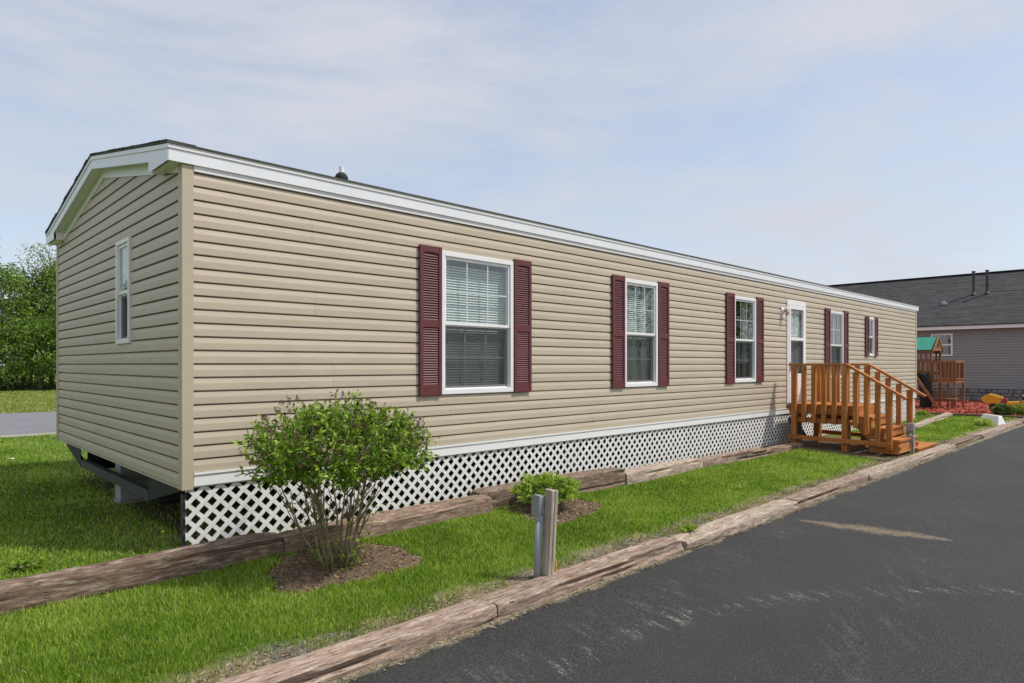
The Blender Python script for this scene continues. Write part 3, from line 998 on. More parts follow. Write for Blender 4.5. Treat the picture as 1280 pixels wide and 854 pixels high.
for px in (0.34, 2.9, 5.5, 8.1, 10.7, 13.3, 15.9, 18.4):
    for py in ((2.42,) if px < 1 else (3.53, 0.95)):
        top = 0.198 if py != 2.42 else 0.436
        zb = g1(px, py) - 0.03
        pier = MB().box(px - 0.21, px + 0.21, py - 0.11, py + 0.11, zb - 0.03, zb + 0.06).obj('pier', 'concrete', home)
        z = zb + 0.061
        nb = 2 if py == 2.42 else 1
        hh = (top - 0.02 - z) / nb
        for b in range(nb):
            MB().box(px - 0.2, px + 0.2, py - 0.1, py + 0.1, z + 0.001, z + hh - 0.003).obj('block', 'concrete', pier, bevel=0.006)
            z += hh
        MB().box(px - 0.2, px + 0.2, py - 0.1, py + 0.1, z, top).obj('cap_board', 'tie', pier)

# windows ---------------------------------------------------------
def make_window(x0, x1, z0, z1, T, cols, blind, grid=True, curtain=False, fb=0.048, pale_back=False):
    """T maps (along wall, out of wall, up)"""
    mb = MB()
    def ring(m, a, b, c, d, w, w2, o0, o1):     # rectangular frame: side width w, top/bottom w2
        m.box(a, b, o0, o1, c, c + w2)
        m.box(a, b, o0, o1, d - w2, d)
        m.box(a, a + w, o0, o1, c + w2, d - w2)
        m.box(b - w, b, o0, o1, c + w2, d - w2)
    ring(mb, x0, x1, z0, z1, fb, fb, -0.06, 0.026)
    win = mb.obj('window', 'white', home, T=T, bevel=0.003)
    zm = (z0 + z1) / 2
    a, b = x0 + fb + 0.001, x1 - fb - 0.001
    # upper sash (outer track), lower sash (inner track)
    up, dn = MB(), MB()
    ring(up, a, b, zm - 0.018, z1 - fb - 0.001, 0.022, 0.028, -0.014, 0.010)
    up.obj('upper_sash', 'white', win, T=T)
    ring(dn, a + 0.004, b - 0.004, z0 + fb + 0.001, zm - 0.020, 0.03, 0.034, -0.046, -0.018)
    dn.obj('lower_sash', 'white', win, T=T)
    MB().box(a + 0.02, b - 0.02, -0.002, 0.001, zm + 0.008, z1 - fb - 0.027).obj('pane', 'glass', win, T=T)
    MB().box(a + 0.03, b - 0.03, -0.034, -0.031, z0 + fb + 0.030, zm - 0.05).obj('pane', 'glass', win, T=T)
    MB().box(a + 0.012, b - 0.012, -0.0125, -0.0120, z0 + fb + 0.004, zm - 0.022).obj('insect_screen', 'screen', win, T=T)
    sc = MB()
    ring(sc, a + 0.001, b - 0.001, z0 + fb + 0.001, zm - 0.019, 0.012, 0.012, -0.0165, -0.0095)
    sc.obj('screen_frame', 'white', win, T=T)
    if grid:
        for (c, d, o) in ((zm + 0.009, z1 - fb - 0.028, -0.007), (z0 + fb + 0.036, zm - 0.054, -0.040)):
            for i in range(1, cols):
                u = a + 0.022 + (b - a - 0.044) * i / cols
                MB().box(u - 0.0075, u + 0.0075, o - 0.002, o + 0.002, c, d).obj('muntin', 'white', win, T=T)
            h = (c + d) / 2
            MB().box(a + 0.024, b - 0.024, o - 0.0017, o + 0.0017, h - 0.0075, h + 0.0075).obj('muntin', 'white', win, T=T)
    if blind:
        bl = MB()
        n = int((z1 - z0 - 0.16) / 0.0265)
        for i in range(n):
            zc = z0 + 0.075 + i * 0.0265
            o = -0.085
            t = 0.0105
            bl.quad_loft([[(a - 0.01, o - 0.010, zc + t), (a - 0.01, o + 0.010, zc - t), (a - 0.01, o + 0.0105, zc - t + 0.001), (a - 0.01, o - 0.0095, zc + t + 0.001)],
                          [(b + 0.01, o - 0.010, zc + t), (b + 0.01, o + 0.010, zc - t), (b + 0.01, o + 0.0105, zc - t + 0.001), (b + 0.01, o - 0.0095, zc + t + 0.001)]])
        for u in (a + 0.12, (a + b) / 2, b - 0.12):
            bl.box(u - 0.0012, u + 0.0012, -0.0735, -0.0725, z0 + 0.06, z1 - 0.06)
        bl.obj('blind', 'blind', win, T=T, kind='stuff')
    if pale_back:  # white panel put behind the upper pane to make it look pale
        MB().box(a - 0.01, b + 0.01, -0.072, -0.070, zm + 0.0, z1 - 0.04).obj('pale_backing', 'blind', win, T=T)
    if curtain:
        for u0, u1 in ((a - 0.02, a + (b - a) * 0.34), (b - (b - a) * 0.20, b + 0.02)):
            n = 26
            r0, r1 = [], []
            for i in range(n + 1):
                u = u0 + (u1 - u0) * i / n
                o = -0.14 + 0.018 * math.sin(i * 1.5)
                r0.append((u, o, z0 + 0.03))
                r1.append((u, o, z1 - 0.04))
            m = MB()
            m.quad_loft([r0, r1], close=False)
            m.obj('curtain', 'curtain', win, T=T, smooth=True)
    return win

FT = lambda u, o, z: (u, -o, z)
GT = lambda u, o, z: (-o, u, z)
make_window(*front_open[0], FT, 3, True)
make_window(*front_open[1], FT, 3, True)
make_window(*front_open[2], FT, 3, False, curtain=True)
make_window(*front_open[3], FT, 3, False, curtain=True)
make_window(*front_open[4], FT, 1, False, grid=False)
make_window(*gable_open[0], GT, 1, False, grid=False, fb=0.036, pale_back=True)

# shutters --------------------------------------------------------
def shutter_meshes(w, h):
    fr, lv = MB(), MB()
    st, tp, md, bt = 0.038, 0.062, 0.070, 0.105
    zm = h * 0.48
    fr.box(0, st, 0.0, 0.026, 0, h)
    fr.box(w - st, w, 0.0, 0.026, 0, h)
    fr.box(st, w - st, 0.001, 0.0235, 0, bt)
    fr.box(st, w - st, 0.001, 0.0235, zm - md / 2, zm + md / 2)
    fr.box(st, w - st, 0.001, 0.0235, h - tp, h)
    fr.box(st, w - st, 0.001, 0.006, bt, zm - md / 2)
    fr.box(st, w - st, 0.001, 0.006, zm + md / 2, h - tp)
    # arched head over the top louvres
    arch = [(st + (w - 2 * st) * i / 8, h - tp - 0.013 + 0.011 * math.sin(math.pi * i / 8)) for i in range(9)]
    fr.prism([(u, 0.0065, z) for u, z in arch] + [(w - st, 0.0065, h - tp + 0.001), (st, 0.0065, h - tp + 0.001)], (0, 0.016, 0))
    for c, d in ((bt, zm - md / 2), (zm + md / 2, h - tp - 0.018)):
        n = int(round((d - c) / 0.0235))
        p = (d - c) / n
        for i in range(n):
            z = c + (i + 0.5) * p
            a = [(0.0065, z + 0.008), (0.0185, z - 0.0075), (0.0205, z - 0.0065), (0.0075, z + 0.0105)]
            lv.quad_loft([[(st, o, q) for o, q in a], [(w - st, o, q) for o, q in a]])
    T = lambda u, o, z: (u, -o, z)
    return fr.mesh('shutter', 'maroon', T), lv.mesh('louvers', 'maroon', T)
SHM = {}
def shutter(x, z0, w, h):
    key = (round(w, 3), round(h, 3))
    if key not in SHM:
        SHM[key] = shutter_meshes(w, h)
    f, l = SHM[key]
    o = link('shutter', f, home)
    o.location = (x, -0.0135, z0)
    b = o.modifiers.new('bevel', 'BEVEL')
    b.width = 0.003
    b.segments = 2
    c = bpy.data.objects.new('louvers', l)
    COL.objects.link(c)
    c.parent = o
    c['kind'] = 'stuff'
for i, (x0, x1, z0, z1) in enumerate(front_open[:5]):
    w = 0.266 if i < 4 else 0.235
    zz, hh = (1.090, 1.456) if i < 4 else (1.585, 0.915)
    shutter(x0 - w - 0.002, zz, w, hh)
    shutter(x1 + 0.002, zz, w, hh)

# storm door --------------------------------------------------------
dx0, dx1, dz0, dz1 = front_open[5]
mb = MB()
mb.box(dx0, dx1, -0.008, 0.028, dz1 - 0.085, dz1)
mb.box(dx0, dx0 + 0.06, -0.008, 0.028, dz0, dz1 - 0.085)
mb.box(dx1 - 0.06, dx1, -0.008, 0.028, dz0, dz1 - 0.085)
door = mb.obj('door_frame', 'white', home, T=FT, bevel=0.003)
a, b, c, d = dx0 + 0.064, dx1 - 0.064, dz0 + 0.03, dz1 - 0.09
gl0, gl1, gm = 1.22, d - 0.075, 1.87
mb = MB()
mb.box(a, a + 0.07, 0.0, 0.036, c, d)
mb.box(b - 0.07, b, 0.0, 0.036, c, d)
mb.box(a + 0.07, b - 0.07, 0.001, 0.035, gl1, d)
mb.box(a + 0.07, b - 0.07, 0.001, 0.035, gm - 0.028, gm + 0.028)
mb.box(a + 0.07, b - 0.07, 0.001, 0.035, c, gl0)
storm = mb.obj('storm_door', 'white', home, T=FT, bevel=0.003)
MB().box(a + 0.16, b - 0.16, 0.0355, 0.041, c + 0.12, gl0 - 0.10).obj('kick_panel', 'white', storm, T=FT, bevel=0.004)
MB().box(a + 0.068, b - 0.068, 0.016, 0.020, gm + 0.026, gl1 + 0.002).obj('pane', 'glass', storm, T=FT)
MB().box(a + 0.068, b - 0.068, 0.010, 0.014, gl0 - 0.002, gm - 0.026).obj('pane', 'glass', storm, T=FT)
MB().box(a + 0.068, b - 0.068, 0.0235, 0.0240, gl0 - 0.002, gm - 0.026).obj('insect_screen', 'screen', storm, T=FT)
mb = MB()
mb.box(a + 0.022, a + 0.046, 0.0365, 0.044, 1.28, 1.44)
mb.tube([(a + 0.034, 0.044, 1.30), (a + 0.034, 0.075, 1.315), (a + 0.034, 0.075, 1.405), (a + 0.034, 0.044, 1.42)], 0.008, 8)
mb.obj('door_handle', 'grey_metal', storm, T=FT)
mb = MB()
mb.box(a - 0.02, b + 0.02, -0.085, -0.045, dz0, d)
inner = mb.obj('entry_door', 'white', home, T=FT)
for zz in ((0.75, 1.05), (1.12, 1.62), (1.70, 2.36)):
    for u0, u1 in ((a + 0.09, (a + b) / 2 - 0.04), ((a + b) / 2 + 0.04, b - 0.09)):
        MB().box(u0, u1, -0.0447, -0.037, zz[0], zz[1]).obj('door_panel', 'white', inner, T=FT, bevel=0.006)
MB().box(dx0 + 0.01, dx1 - 0.01, -0.03, 0.05, dz0 - 0.03, dz0 + 0.026).obj('door_sill', 'grey_metal', home, T=FT)

# jelly-jar porch lamp
lx, lz = 10.26, 2.35
mb = MB()
mb.box(lx - 0.065, lx + 0.065, 0.014, 0.022, lz - 0.10, lz + 0.09)
mb.lathe((lx, 0.0225, lz + 0.02), [(0.05, 0), (0.045, 0.03)], 16, 'y')
lamp = mb.obj('porch_lamp', 'white_metal', home, T=FT)
mb = MB()
mb.tube([(lx, 0.05, lz + 0.02), (lx, 0.085, lz + 0.055), (lx, 0.10, lz + 0.04)], [0.03, 0.036, 0.05], 14)
mb.obj('lamp_socket', 'white_metal', lamp, T=FT, smooth=True)
MB().lathe((lx, 0.10, lz - 0.085), [(0.024, 0), (0.042, 0.012), (0.046, 0.06), (0.046, 0.12)], 16).obj('lamp_jar', 'lampglass', lamp, T=FT, smooth=True)
MB().lathe((lx, 0.10, lz - 0.06), [(0.006, 0), (0.026, 0.02), (0.026, 0.05), (0.014, 0.09)], 12).obj('bulb', 'amber', lamp, T=FT, smooth=True)
# small orange reflector by the back corner of the gable
MB().box(-0.018, -0.012, Wd - 0.17, Wd - 0.13, 0.72, 0.76).obj('marker_reflector', 'amber', home)

# ------------------------------------------------------------------ porch
PX0, PX1 = 10.12, 11.24
DZ = 0.70
porch = thing('porch_steps', 'brown stained wooden porch steps with railings leading up to the white door', 'porch', ((PX0 + PX1) / 2, -1.0, g1(10.7, -1.0)))
BV = 0.004
def lumber(name, x0, x1, y0, y1, z0, z1):
    d = max((x1 - x0, 'x'), (y1 - y0, 'y'), (z1 - z0, 'z'))[1]
    return MB().box(x0, x1, y0, y1, z0, z1).obj(name, 'cedar_' + d, porch, bevel=BV)
# deck boards along x
ny_ = 8
y0 = -0.17
for i in range(ny_):
    w = 0.140
    lumber('deck_board', PX0 + 0.04, PX1 - 0.04, y0 - w, y0 - 0.004, DZ - 0.036, DZ)
    y0 -= w + 0.003
YD = y0            # front edge of the deck, about -1.05
YD = -1.33
for x in (PX0 + 0.045, PX1 - 0.083):
    lumber('rim_joist', x, x + 0.038, YD + 0.04, -0.17, DZ - 0.175, DZ - 0.038)
lumber('rim_joist', PX0 + 0.084, PX1 - 0.084, YD + 0.0, YD + 0.038, DZ - 0.175, DZ - 0.038)
lumber('rim_joist', PX0 + 0.084, PX1 - 0.084, -0.21, -0.172, DZ - 0.175, DZ - 0.038)
# treads
ys_ = YD
for k, z in enumerate((0.525, 0.35, 0.175)):
    if k == 2:
        lumber('step_side', PX0 + 0.046, PX0 + 0.084, ys_ - 0.19, ys_ + 0.25, -0.06, z - 0.038)
        lumber('step_side', PX1 - 0.084, PX1 - 0.046, ys_ - 0.19, ys_ + 0.25, -0.06, z - 0.038)
    ys2 = ys_ - 0.205
    lumber('tread', PX0 + 0.045, PX1 - 0.045, ys2 + 0.100, ys_ - 0.003, z - 0.036, z)
    lumber('tread', PX0 + 0.045, PX1 - 0.045, ys2 - 0.008, ys2 + 0.096, z - 0.036, z)
    lumber('riser', PX0 + 0.085, PX1 - 0.085, ys2 + 0.012, ys2 + 0.046, z - 0.155 if k < 2 else -0.05, z - 0.038)
    ys_ = ys2
YS = ys_
# stringers
for x in (PX0 + 0.046, PX1 - 0.084):
    mb = MB()
    pl = [(YD + 0.0, DZ - 0.18), (YD + 0.0, DZ - 0.36)]
    pl = [(YD - 0.002, 0.487), (YD - 0.195, 0.487), (YD - 0.195, 0.312), (YD - 0.395, 0.312), (YD - 0.395, 0.16), (YD - 0.14, 0.16), (YD - 0.002, 0.28)]
    mb.prism([(x, y, z) for y, z in pl], (0.038, 0, 0))
    mb.obj('stringer', 'cedar_y', porch, bevel=0.002)
# railings
def bar_part(name, p, q, w, h, mat):
    return MB().bar(p, q, w, h).obj(name, mat, porch, bevel=BV)
for X, near in ((PX0, True), (PX1, False)):
    # horizontal and sloping top rail
    bar_part('top_rail', (X, -0.19, 1.392), (X, -1.165, 1.392), 0.088, 0.040, 'cedar_y')
    bar_part('top_rail', (X, -1.168, 1.388), (X, -2.05, 0.845), 0.088, 0.040, 'cedar_y')
    sx = -0.0 if near else 0.0
    xo = X
    ysl = [-0.283 - 0.1695 * i for i in range(10)]
    for i, y in enumerate(ysl):
        yc = y
        if i <= 5:
            zt = 1.370
        else:
            zt = 1.388 - (abs(yc) + 0.022 - 1.165) * 0.614 - 0.028
        zb = {0: -0.06, 5: -0.07}.get(i, 0.37 if i < 5 else [0.33, 0.23, 0.12, 0.015][i - 6])
        if not near and i == 9:
            zb = -0.06
        wd = 0.084 if i in (0, 5, 9) else 0.072
        nm = 'railing_post' if i in (0, 5, 9) else 'baluster'
        MB().box(xo - wd / 2, xo + wd / 2 * 0.95, yc - wd / 2, yc + wd / 2, zb + (g1(X, y) if i in (0, 5) else 0), zt).obj(nm, 'cedar_z', porch, bevel=0.005)
    xr = X + (0.046 if near else -0.046)
    bar_part('lower_rail', (X + (-0.062 if near else 0.062) * 0 + (0.0615 if near else -0.0615), -0.20, 0.415), (X + (0.0615 if near else -0.0615), -1.20, 0.415), 0.036, 0.085, 'cedar_y')
    bar_part('lower_rail', (X + (0.0225 if near else -0.0225) + (0.041 if near else -0.041), -1.21, 0.415), (X + (0.0635 if near else -0.0635), -1.95, 0.02), 0.034, 0.085, 'cedar_y')
    xb = X + (-0.060 if near else 0.060)
    bar_part('base_rail', (xb, -0.20, 0.118), (xb, -1.87, 0.095), 0.036, 0.075, 'cedar_y')
for y in (-0.30, -1.12):
    for x in (PX0 + 0.15, PX1 - 0.15):
        lumber('support_post', x - 0.043, x + 0.043, y - 0.043, y + 0.043, -0.09, DZ - 0.037)
bar_part('brace', (PX0 + 0.1, -0.16, 0.44), (PX0 + 0.1, -0.42, 0.10), 0.02, 0.12, 'steel')

# wooden step pad at the foot of the stairs
pad = thing('step_pad', 'low slatted wooden pad on the ground at the foot of the porch steps', 'wooden pad', (11.75, -1.92, -0.12))
for i in range(8):
    x = 10.98 + i * 0.145
    MB().box(x, x + 0.136, -2.02, -1.60, -0.045, -0.020).obj('board', 'cedar_y', pad, bevel=0.004)
for y in (-1.98, -1.82, -1.66):
    MB().box(10.98, 12.14, y - 0.02, y + 0.02, -0.125, -0.046).obj('runner', 'cedar_x', pad, bevel=0.004)

# ------------------------------------------------------------------ landscape timbers
def tie_mesh(L, w, h, seed, wob=0.012, nick=1.0):
    """weathered railway tie along +x from 0..L, base at z=0, front face y=0, back y=w"""
    n = max(12, int(L / 0.035))
    r = min(w, h) * 0.13
    sec = []
    for cx, cz, a0 in ((w - r, r, -90), (w - r, h - r, 0), (r, h - r, 90), (r, r, 180)):
        for k in range(3):
            a = math.radians(a0 + k * 45)
            sec.append((cx + r * math.cos(a), cz + r * math.sin(a)))
    # extra points on the faces
    full = []
    for i, p in enumerate(sec):
        q = sec[(i + 1) % len(sec)]
        full.append(p)
        dd = math.hypot(q[0] - p[0], q[1] - p[1])
        m = int(dd / 0.022)
        for j in range(1, m):
            full.append((p[0] + (q[0] - p[0]) * j / m, p[1] + (q[1] - p[1]) * j / m))
    rings = []
    cz_, cy_ = h / 2, w / 2
    for i in range(n + 1):
        x = L * i / n
        ring = []
        e = min(i, n - i)
        endr = 1 - 0.13 * math.exp(-e * 0.7)
        for k, (y, z) in enumerate(full):
            dy, dz = y - cy_, z - cz_
            s = 1 + 0.0
            v = Vector((x * 1.2 + seed * 7.3, y * 14, z * 14))
            big = noise.noise(Vector((x * 0.9 + seed * 3.1, y * 4, z * 4 + seed)))
            gr = noise.noise(v)
            fine = noise.noise(Vector((x * 5 + seed, y * 46, z * 46)))
            ck = noise.noise(Vector((x * 0.55 + seed * 1.7, y * 30 + 9, z * 30)))
            dsp = wob * big + 0.009 * gr + 0.006 * fine
            if ck > 0.22:
                dsp -= min(0.028, (ck - 0.22) * 0.17) * nick
            l = math.hypot(dy, dz)
            f = endr * (1 + dsp / max(l, 0.03))
            xo = x + (noise.noise(Vector((y * 40, z * 40, seed + i))) * 0.008 if e == 0 else 0)
            ring.append((xo, cy_ + dy * f, cz_ + dz * f))
        rings.append(ring)
    mb = MB()
    mb.quad_loft(rings)
    return mb

def tie(x0, x1, yf, w, ztop, h, seed, mat, label, grp, ang=0.0, nick=1.0, tilt=0.0):
    mb = tie_mesh(x1 - x0, w, h, seed, nick=nick)
    me = mb.mesh('landscape_timber', mat)
    for p in me.polygons:
        p.use_smooth = True
    me.set_sharp_from_angle(angle=math.radians(38))
    o = link('landscape_timber', me)
    o.location = (x0, yf, ztop - h)
    o.rotation_euler = (0, tilt, ang)
    return tag(o, label, 'timber', grp)
UP = 'timbers along the lattice skirt'
tie(-3.4, 0.52, -0.545, 0.20, 0.145, 0.21, 1, 'tie_dark', 'long dark brown weathered timber running past the open gable end of the mobile home', UP)
tie(0.53, 2.62, -0.545, 0.20, 0.135, 0.20, 2, 'tie', 'brown timber behind the leafy multi-stemmed shrub, along the lattice skirt', UP, 0.015)
tie(2.56, 4.76, -0.40, 0.19, 0.165, 0.22, 3, 'tie', 'raised reddish brown timber behind the low mounded bush', UP, -0.055)
tie(4.78, 6.55, -0.53, 0.21, 0.105, 0.20, 4, 'tie_pale', 'pale bleached timber by the lattice skirt below the second shuttered window', UP, 0.0)
tie(6.57, 8.55, -0.53, 0.20, 0.075, 0.19, 5, 'tie_red', 'cracked split timber by the lattice skirt below the third shuttered window', UP, 0.0, 1.6)
tie(8.57, 10.0, -0.50, 0.18, 0.03, 0.16, 6, 'tie', 'low half-buried timber by the lattice skirt ending at the porch', UP)
tie(13.1, 15.7, -1.02, 0.20, -0.02, 0.16, 7, 'tie', 'grey brown timber lying across the grass past the porch, beside the home', UP, 0.075)
tie(15.75, 21.3, -0.82, 0.20, -0.03, 0.16, 8, 'tie_pale', 'pale timber across the grass, running up to the red mulch bed', UP, 0.085)

LOWL = ['brown timber with a long split edging the driveway opposite the leafy shrub',
        'reddish timber edging the driveway at the foot of the short post with the grey box',
        'pale flaking timber edging the driveway opposite the second shuttered window',
        'brown rough timber edging the driveway opposite the third shuttered window',
        'pale bleached timber edging the driveway, ending at the metered post near the porch',
        'grey weathered timber edging the driveway beside the wooden step pad',
        'timber edging the driveway just past the wooden step pad',
        'timber edging the driveway between the step pad and the white wedge box',
        'timber edging the driveway beside the white wedge box',
        'timber edging the driveway next to the red mulch bed']
LOX = [-1.45, 1.10, 3.22, 5.55, 7.85, 10.25, 12.6, 15.0, 17.4, 19.8, 22.2]
LOM = ['tie_red', 'tie_red', 'tie_pale', 'tie_red', 'tie_pale', 'tie_pale', 'tie', 'tie_pale', 'tie_red', 'tie']
for i in range(10):
    yo = [0, 0.015, -0.035, 0.01, 0.0, 0.01, 0.03, 0.0, 0.02, 0][i]
    tie(LOX[i] + 0.012, LOX[i + 1] - 0.012, -2.225 + yo, 0.205, -0.072 + [0.008, 0, -0.004, 0.004, 0.006, 0, 0, 0, 0, 0][i], 0.17, 20 + i, LOM[i], LOWL[i],
        'timbers edging the driveway', [0.0, -0.012, 0.012, 0.0, 0.004, 0, 0, 0, 0, 0][i], 1.3)
tie(-6.0, -1.48, -2.23, 0.205, -0.07, 0.17, 41, 'tie_red', 'timber edging the driveway farthest from the porch, past the gable end', 'timbers edging the driveway')

# ------------------------------------------------------------------ utility posts
def utility_post(name, label, x, y, h, lean, big):
    z = g1(x, y) - 0.04
    t = thing(name, label, 'post', (x, y, z))
    tx, ty = lean
    w = 0.068
    for u0, u1, hh in ((-w / 2, -0.002, h), (0.002, w / 2, h - 0.006)):
        m = MB()
        m.quad_loft([[(x + u0, y - w / 2, z), (x + u1, y - w / 2, z), (x + u1, y + w / 2, z), (x + u0, y + w / 2, z)],
                     [(x + u0 + tx, y - w / 2 + ty, z + hh), (x + u1 + tx, y - w / 2 + ty, z + hh), (x + u1 + tx, y + w / 2 + ty, z + hh + 0.004), (x + u0 + tx, y + w / 2 + ty, z + hh + 0.006)]])
        m.obj('post_plank', 'grey_post', t, bevel=0.006)
    return t, z
# near post: conduit and box on its left flank (towards -x,+y in plan)
px, py = 1.735, -2.035
pt, pz = utility_post('utility_post', 'short weathered wooden post with grey conduit and electrical box beside the driveway timber', px, py, 0.665, (0.022, -0.022), True)
lx_, ly_ = px - 0.058, py + 0.045
cm = MB().tube([(lx_, ly_, pz), (lx_ + 0.02, ly_ - 0.005, pz + 0.49)], 0.027, 14)
cm.obj('conduit', 'conduit', pt, smooth=True)
MB().lathe((lx_ + 0.019, ly_ - 0.005, pz + 0.445), [(0.031, 0), (0.031, 0.045)], 14).obj('conduit_collar', 'conduit', pt, smooth=False)
bxm = MB().box(lx_ - 0.010, lx_ + 0.044, ly_ - 0.036, ly_ + 0.036, pz + 0.492, pz + 0.625)
bo = bxm.obj('electrical_box', 'grey_metal', pt, bevel=0.006)
MB().box(lx_ - 0.016, lx_ - 0.0105, ly_ - 0.039, ly_ + 0.039, pz + 0.488, pz + 0.630).obj('box_cover', 'grey_metal', bo, bevel=0.003)
MB().tube([(px + 0.045, py + 0.02, pz + 0.24), (px + 0.066, py + 0.01, pz + 0.21), (px + 0.085, py + 0.0, pz + 0.15), (px + 0.088, py - 0.003, pz + 0.09), (px + 0.078, py, pz + 0.03)], 0.006, 7).obj('wire_loop', 'wire', pt, smooth=True)

px2, py2 = 10.90, -1.93
pt2, pz2 = utility_post('utility_post', 'grey post with two metal meter boxes in front of the porch steps', px2, py2, 0.56, (0.0, 0.0), False)
MB().tube([(px2 - 0.07, py2 + 0.01, pz2), (px2 - 0.07, py2 + 0.01, pz2 + 0.5)], 0.02, 10).obj('conduit', 'conduit', pt2, smooth=True)
for z0 in (0.22, 0.42):
    MB().box(px2 - 0.115, px2 - 0.05, py2 - 0.055, py2 + 0.06, pz2 + z0, pz2 + z0 + 0.13).obj('electrical_box', 'grey_metal', pt2, bevel=0.008)

# ------------------------------------------------------------------ planting beds
def bed_rad(a, seed):
    p = 1.0 / (np.abs(np.cos(a)) ** 2.8 + np.abs(np.sin(a)) ** 2.8) ** (1 / 2.8)
    return p * (0.93 + 0.09 * np.sin(a * 3 + seed) + 0.05 * np.sin(a * 7 + 2 * seed) + 0.03 * np.sin(a * 17 + seed) + 0.02 * np.sin(a * 31))
def bed(name, cx, cy, rx, ry, seed, chips, mat='soil', hgt=0.012, kind='structure'):
    n, m = 96, 10
    mb = MB()
    rings = []
    rad = lambda a: float(bed_rad(np.array(a), seed))
    for i in range(m + 1):
        t = 1 - i / m * 0.985
        ring = []
        for k in range(n):
            a = 2 * math.pi * k / n
            x, y = cx + rx * rad(a) * t * math.cos(a), cy + ry * rad(a) * t * math.sin(a)
            z = g1(x, y) + 0.006 + hgt * (1 - t * t) + 0.012 * noise.noise(Vector((x * 9, y * 9, seed))) + 0.006 * noise.noise(Vector((x * 30, y * 30, seed)))
            ring.append((x, y, z - (0.03 if i == 0 else 0)))
        rings.append(ring)
    mb.quad_loft(rings)
    o = mb.obj(name, mat, kind=kind, smooth=True)
    # loose bark and clods
    N = chips
    a = rng.uniform(0, 2 * math.pi, N)
    r = np.sqrt(rng.uniform(0, 0.95, N))
    rb = bed_rad(a, seed)
    X = cx + rx * r * rb * np.cos(a)
    Y = cy + ry * r * rb * np.sin(a)
    Z = gz(X, Y) + 0.012 + hgt * (1 - r * r)
    cen = np.stack([X, Y, Z], 1)
    d = unit(N)
    d[:, 2] *= 0.35
    nr = unit(N)
    nr[:, 2] = np.abs(nr[:, 2]) + 0.6
    L = rng.uniform(0.010, 0.034, N)
    v, t, rn = leaf_cards(cen, d, nr, L, L * rng.uniform(0.3, 0.6, N), rng.uniform(0, 1, N))
    return o, (v, t, rn)
beds = [(0.76, -0.95, 0.60, 0.40, 3.3), (3.14, -0.86, 0.56, 0.38, 8.1)]
o1, c1 = bed('soil_bed', 0.76, -0.95, 0.60, 0.40, 3.3, 1500)
o2, c2 = bed('soil_bed', 3.14, -0.86, 0.56, 0.38, 8.1, 1300)
for nm, c in (('bark_litter', c1), ('bark_litter', c2)):
    o = link(nm, np_mesh(nm, c[0], c[1], 'litter', c[2]), kind='stuff')
tag(bpy.data.objects['bark_litter'], 'loose bark and leaf litter on the soil bed under the leafy shrub', 'litter')
tag(bpy.data.objects['bark_litter.001'], 'loose bark litter on the soil bed under the low mounded bush', 'litter')

# bare trodden earth under and before the porch
sheet('porch_dirt', 'soil', 9.55, 12.3, -1.93, 0.0, lambda x, y: gz(x, y) + 0.008 + 0.008 * np.sin(x * 9) * np.sin(y * 11), 0.08, 0.08)

# red mulch bed
mul = sheet('mulch_bed', 'mulch', 21.25, 31.2, -2.0, 7.0, lambda x, y: gz(x, y) + 0.02 + 0.02 * np.sin(x * 7) * np.sin(y * 8), 0.12, 0.12)
N = 9000
mx_ = 21.3 + 9.8 * rng.uniform(0, 1, N) ** 1.3
my_ = rng.uniform(-1.95, 5.0, N)
cen = np.stack([mx_, my_, gz(mx_, my_) + 0.035], 1)
d = unit(N); d[:, 2] *= 0.4
nr = unit(N); nr[:, 2] = np.abs(nr[:, 2]) + 0.5
Lm = rng.uniform(0.05, 0.12, N)
M['mulch_chip'] = m_leaf('mulch_chip', [(0.0, S(116, 50, 38)), (0.5, S(166, 78, 60)), (1.0, S(196, 116, 92))], 0.0, 0.9)
v, t, rn = leaf_cards(cen, d, nr, Lm, Lm * 0.4, rng.uniform(0, 1, N))
tag(link('mulch_chips', np_mesh('mulch_chips', v, t, 'mulch_chip', rn), kind='stuff'), 'red wood mulch chips spread in the bed by the grey house', 'mulch')
for k, (a, b) in enumerate((((21.22, -2.05), (21.2, 0.2)), ((21.2, 0.25), (21.15, 2.6)))):
    mb = MB().bar((a[0], a[1], g1(*a) + 0.0), (b[0], b[1], g1(*b) + 0.0), 0.12, 0.14)
    o = mb.obj('edging_board', 'tie_dark', bevel=0.01)
    tag(o, ['dark edging board between the lawn and the red mulch, driveway side', 'dark edging board between the lawn and the red mulch, behind the mobile home corner'][k], 'edging board', 'edging boards of the mulch bed')

# scrap of litter on the driveway
mb = MB().bar((5.10, -4.68, ROAD_Z + 0.012), (5.13, -4.72, ROAD_Z + 0.012), 0.02, 0.012)
tag(mb.obj('litter_scrap', 'red', bevel=0.002), 'tiny red and white scrap of litter lying on the asphalt', 'litter')

# ------------------------------------------------------------------ lawn grass
def in_bed(x, y):
    m = np.zeros_like(x, bool)
    for cx, cy, rx, ry, sd in beds:
        a = np.arctan2((y - cy) / ry, (x - cx) / rx)
        r = bed_rad(a, sd) * rng.uniform(0.90, 1.02, len(x))
        m |= np.hypot((x - cx) / rx, (y - cy) / ry) < r
    return m
bare = [(6.05, -1.32, 0.30, 0.10), (9.0, -1.10, 0.34, 0.10), (-1.15, -1.75, 0.26, 0.12), (6.5, -1.62, 0.10, 0.05), (5.05, -1.45, 0.08, 0.05)]
def lumpy(x, y):
    return np.sin(x * 2.1 + 1.3 * np.sin(y * 1.7)) * 0.5 + 0.5 * np.sin(x * 5.3 + y * 4.1) * np.sin(y * 6.1 - x * 1.2)

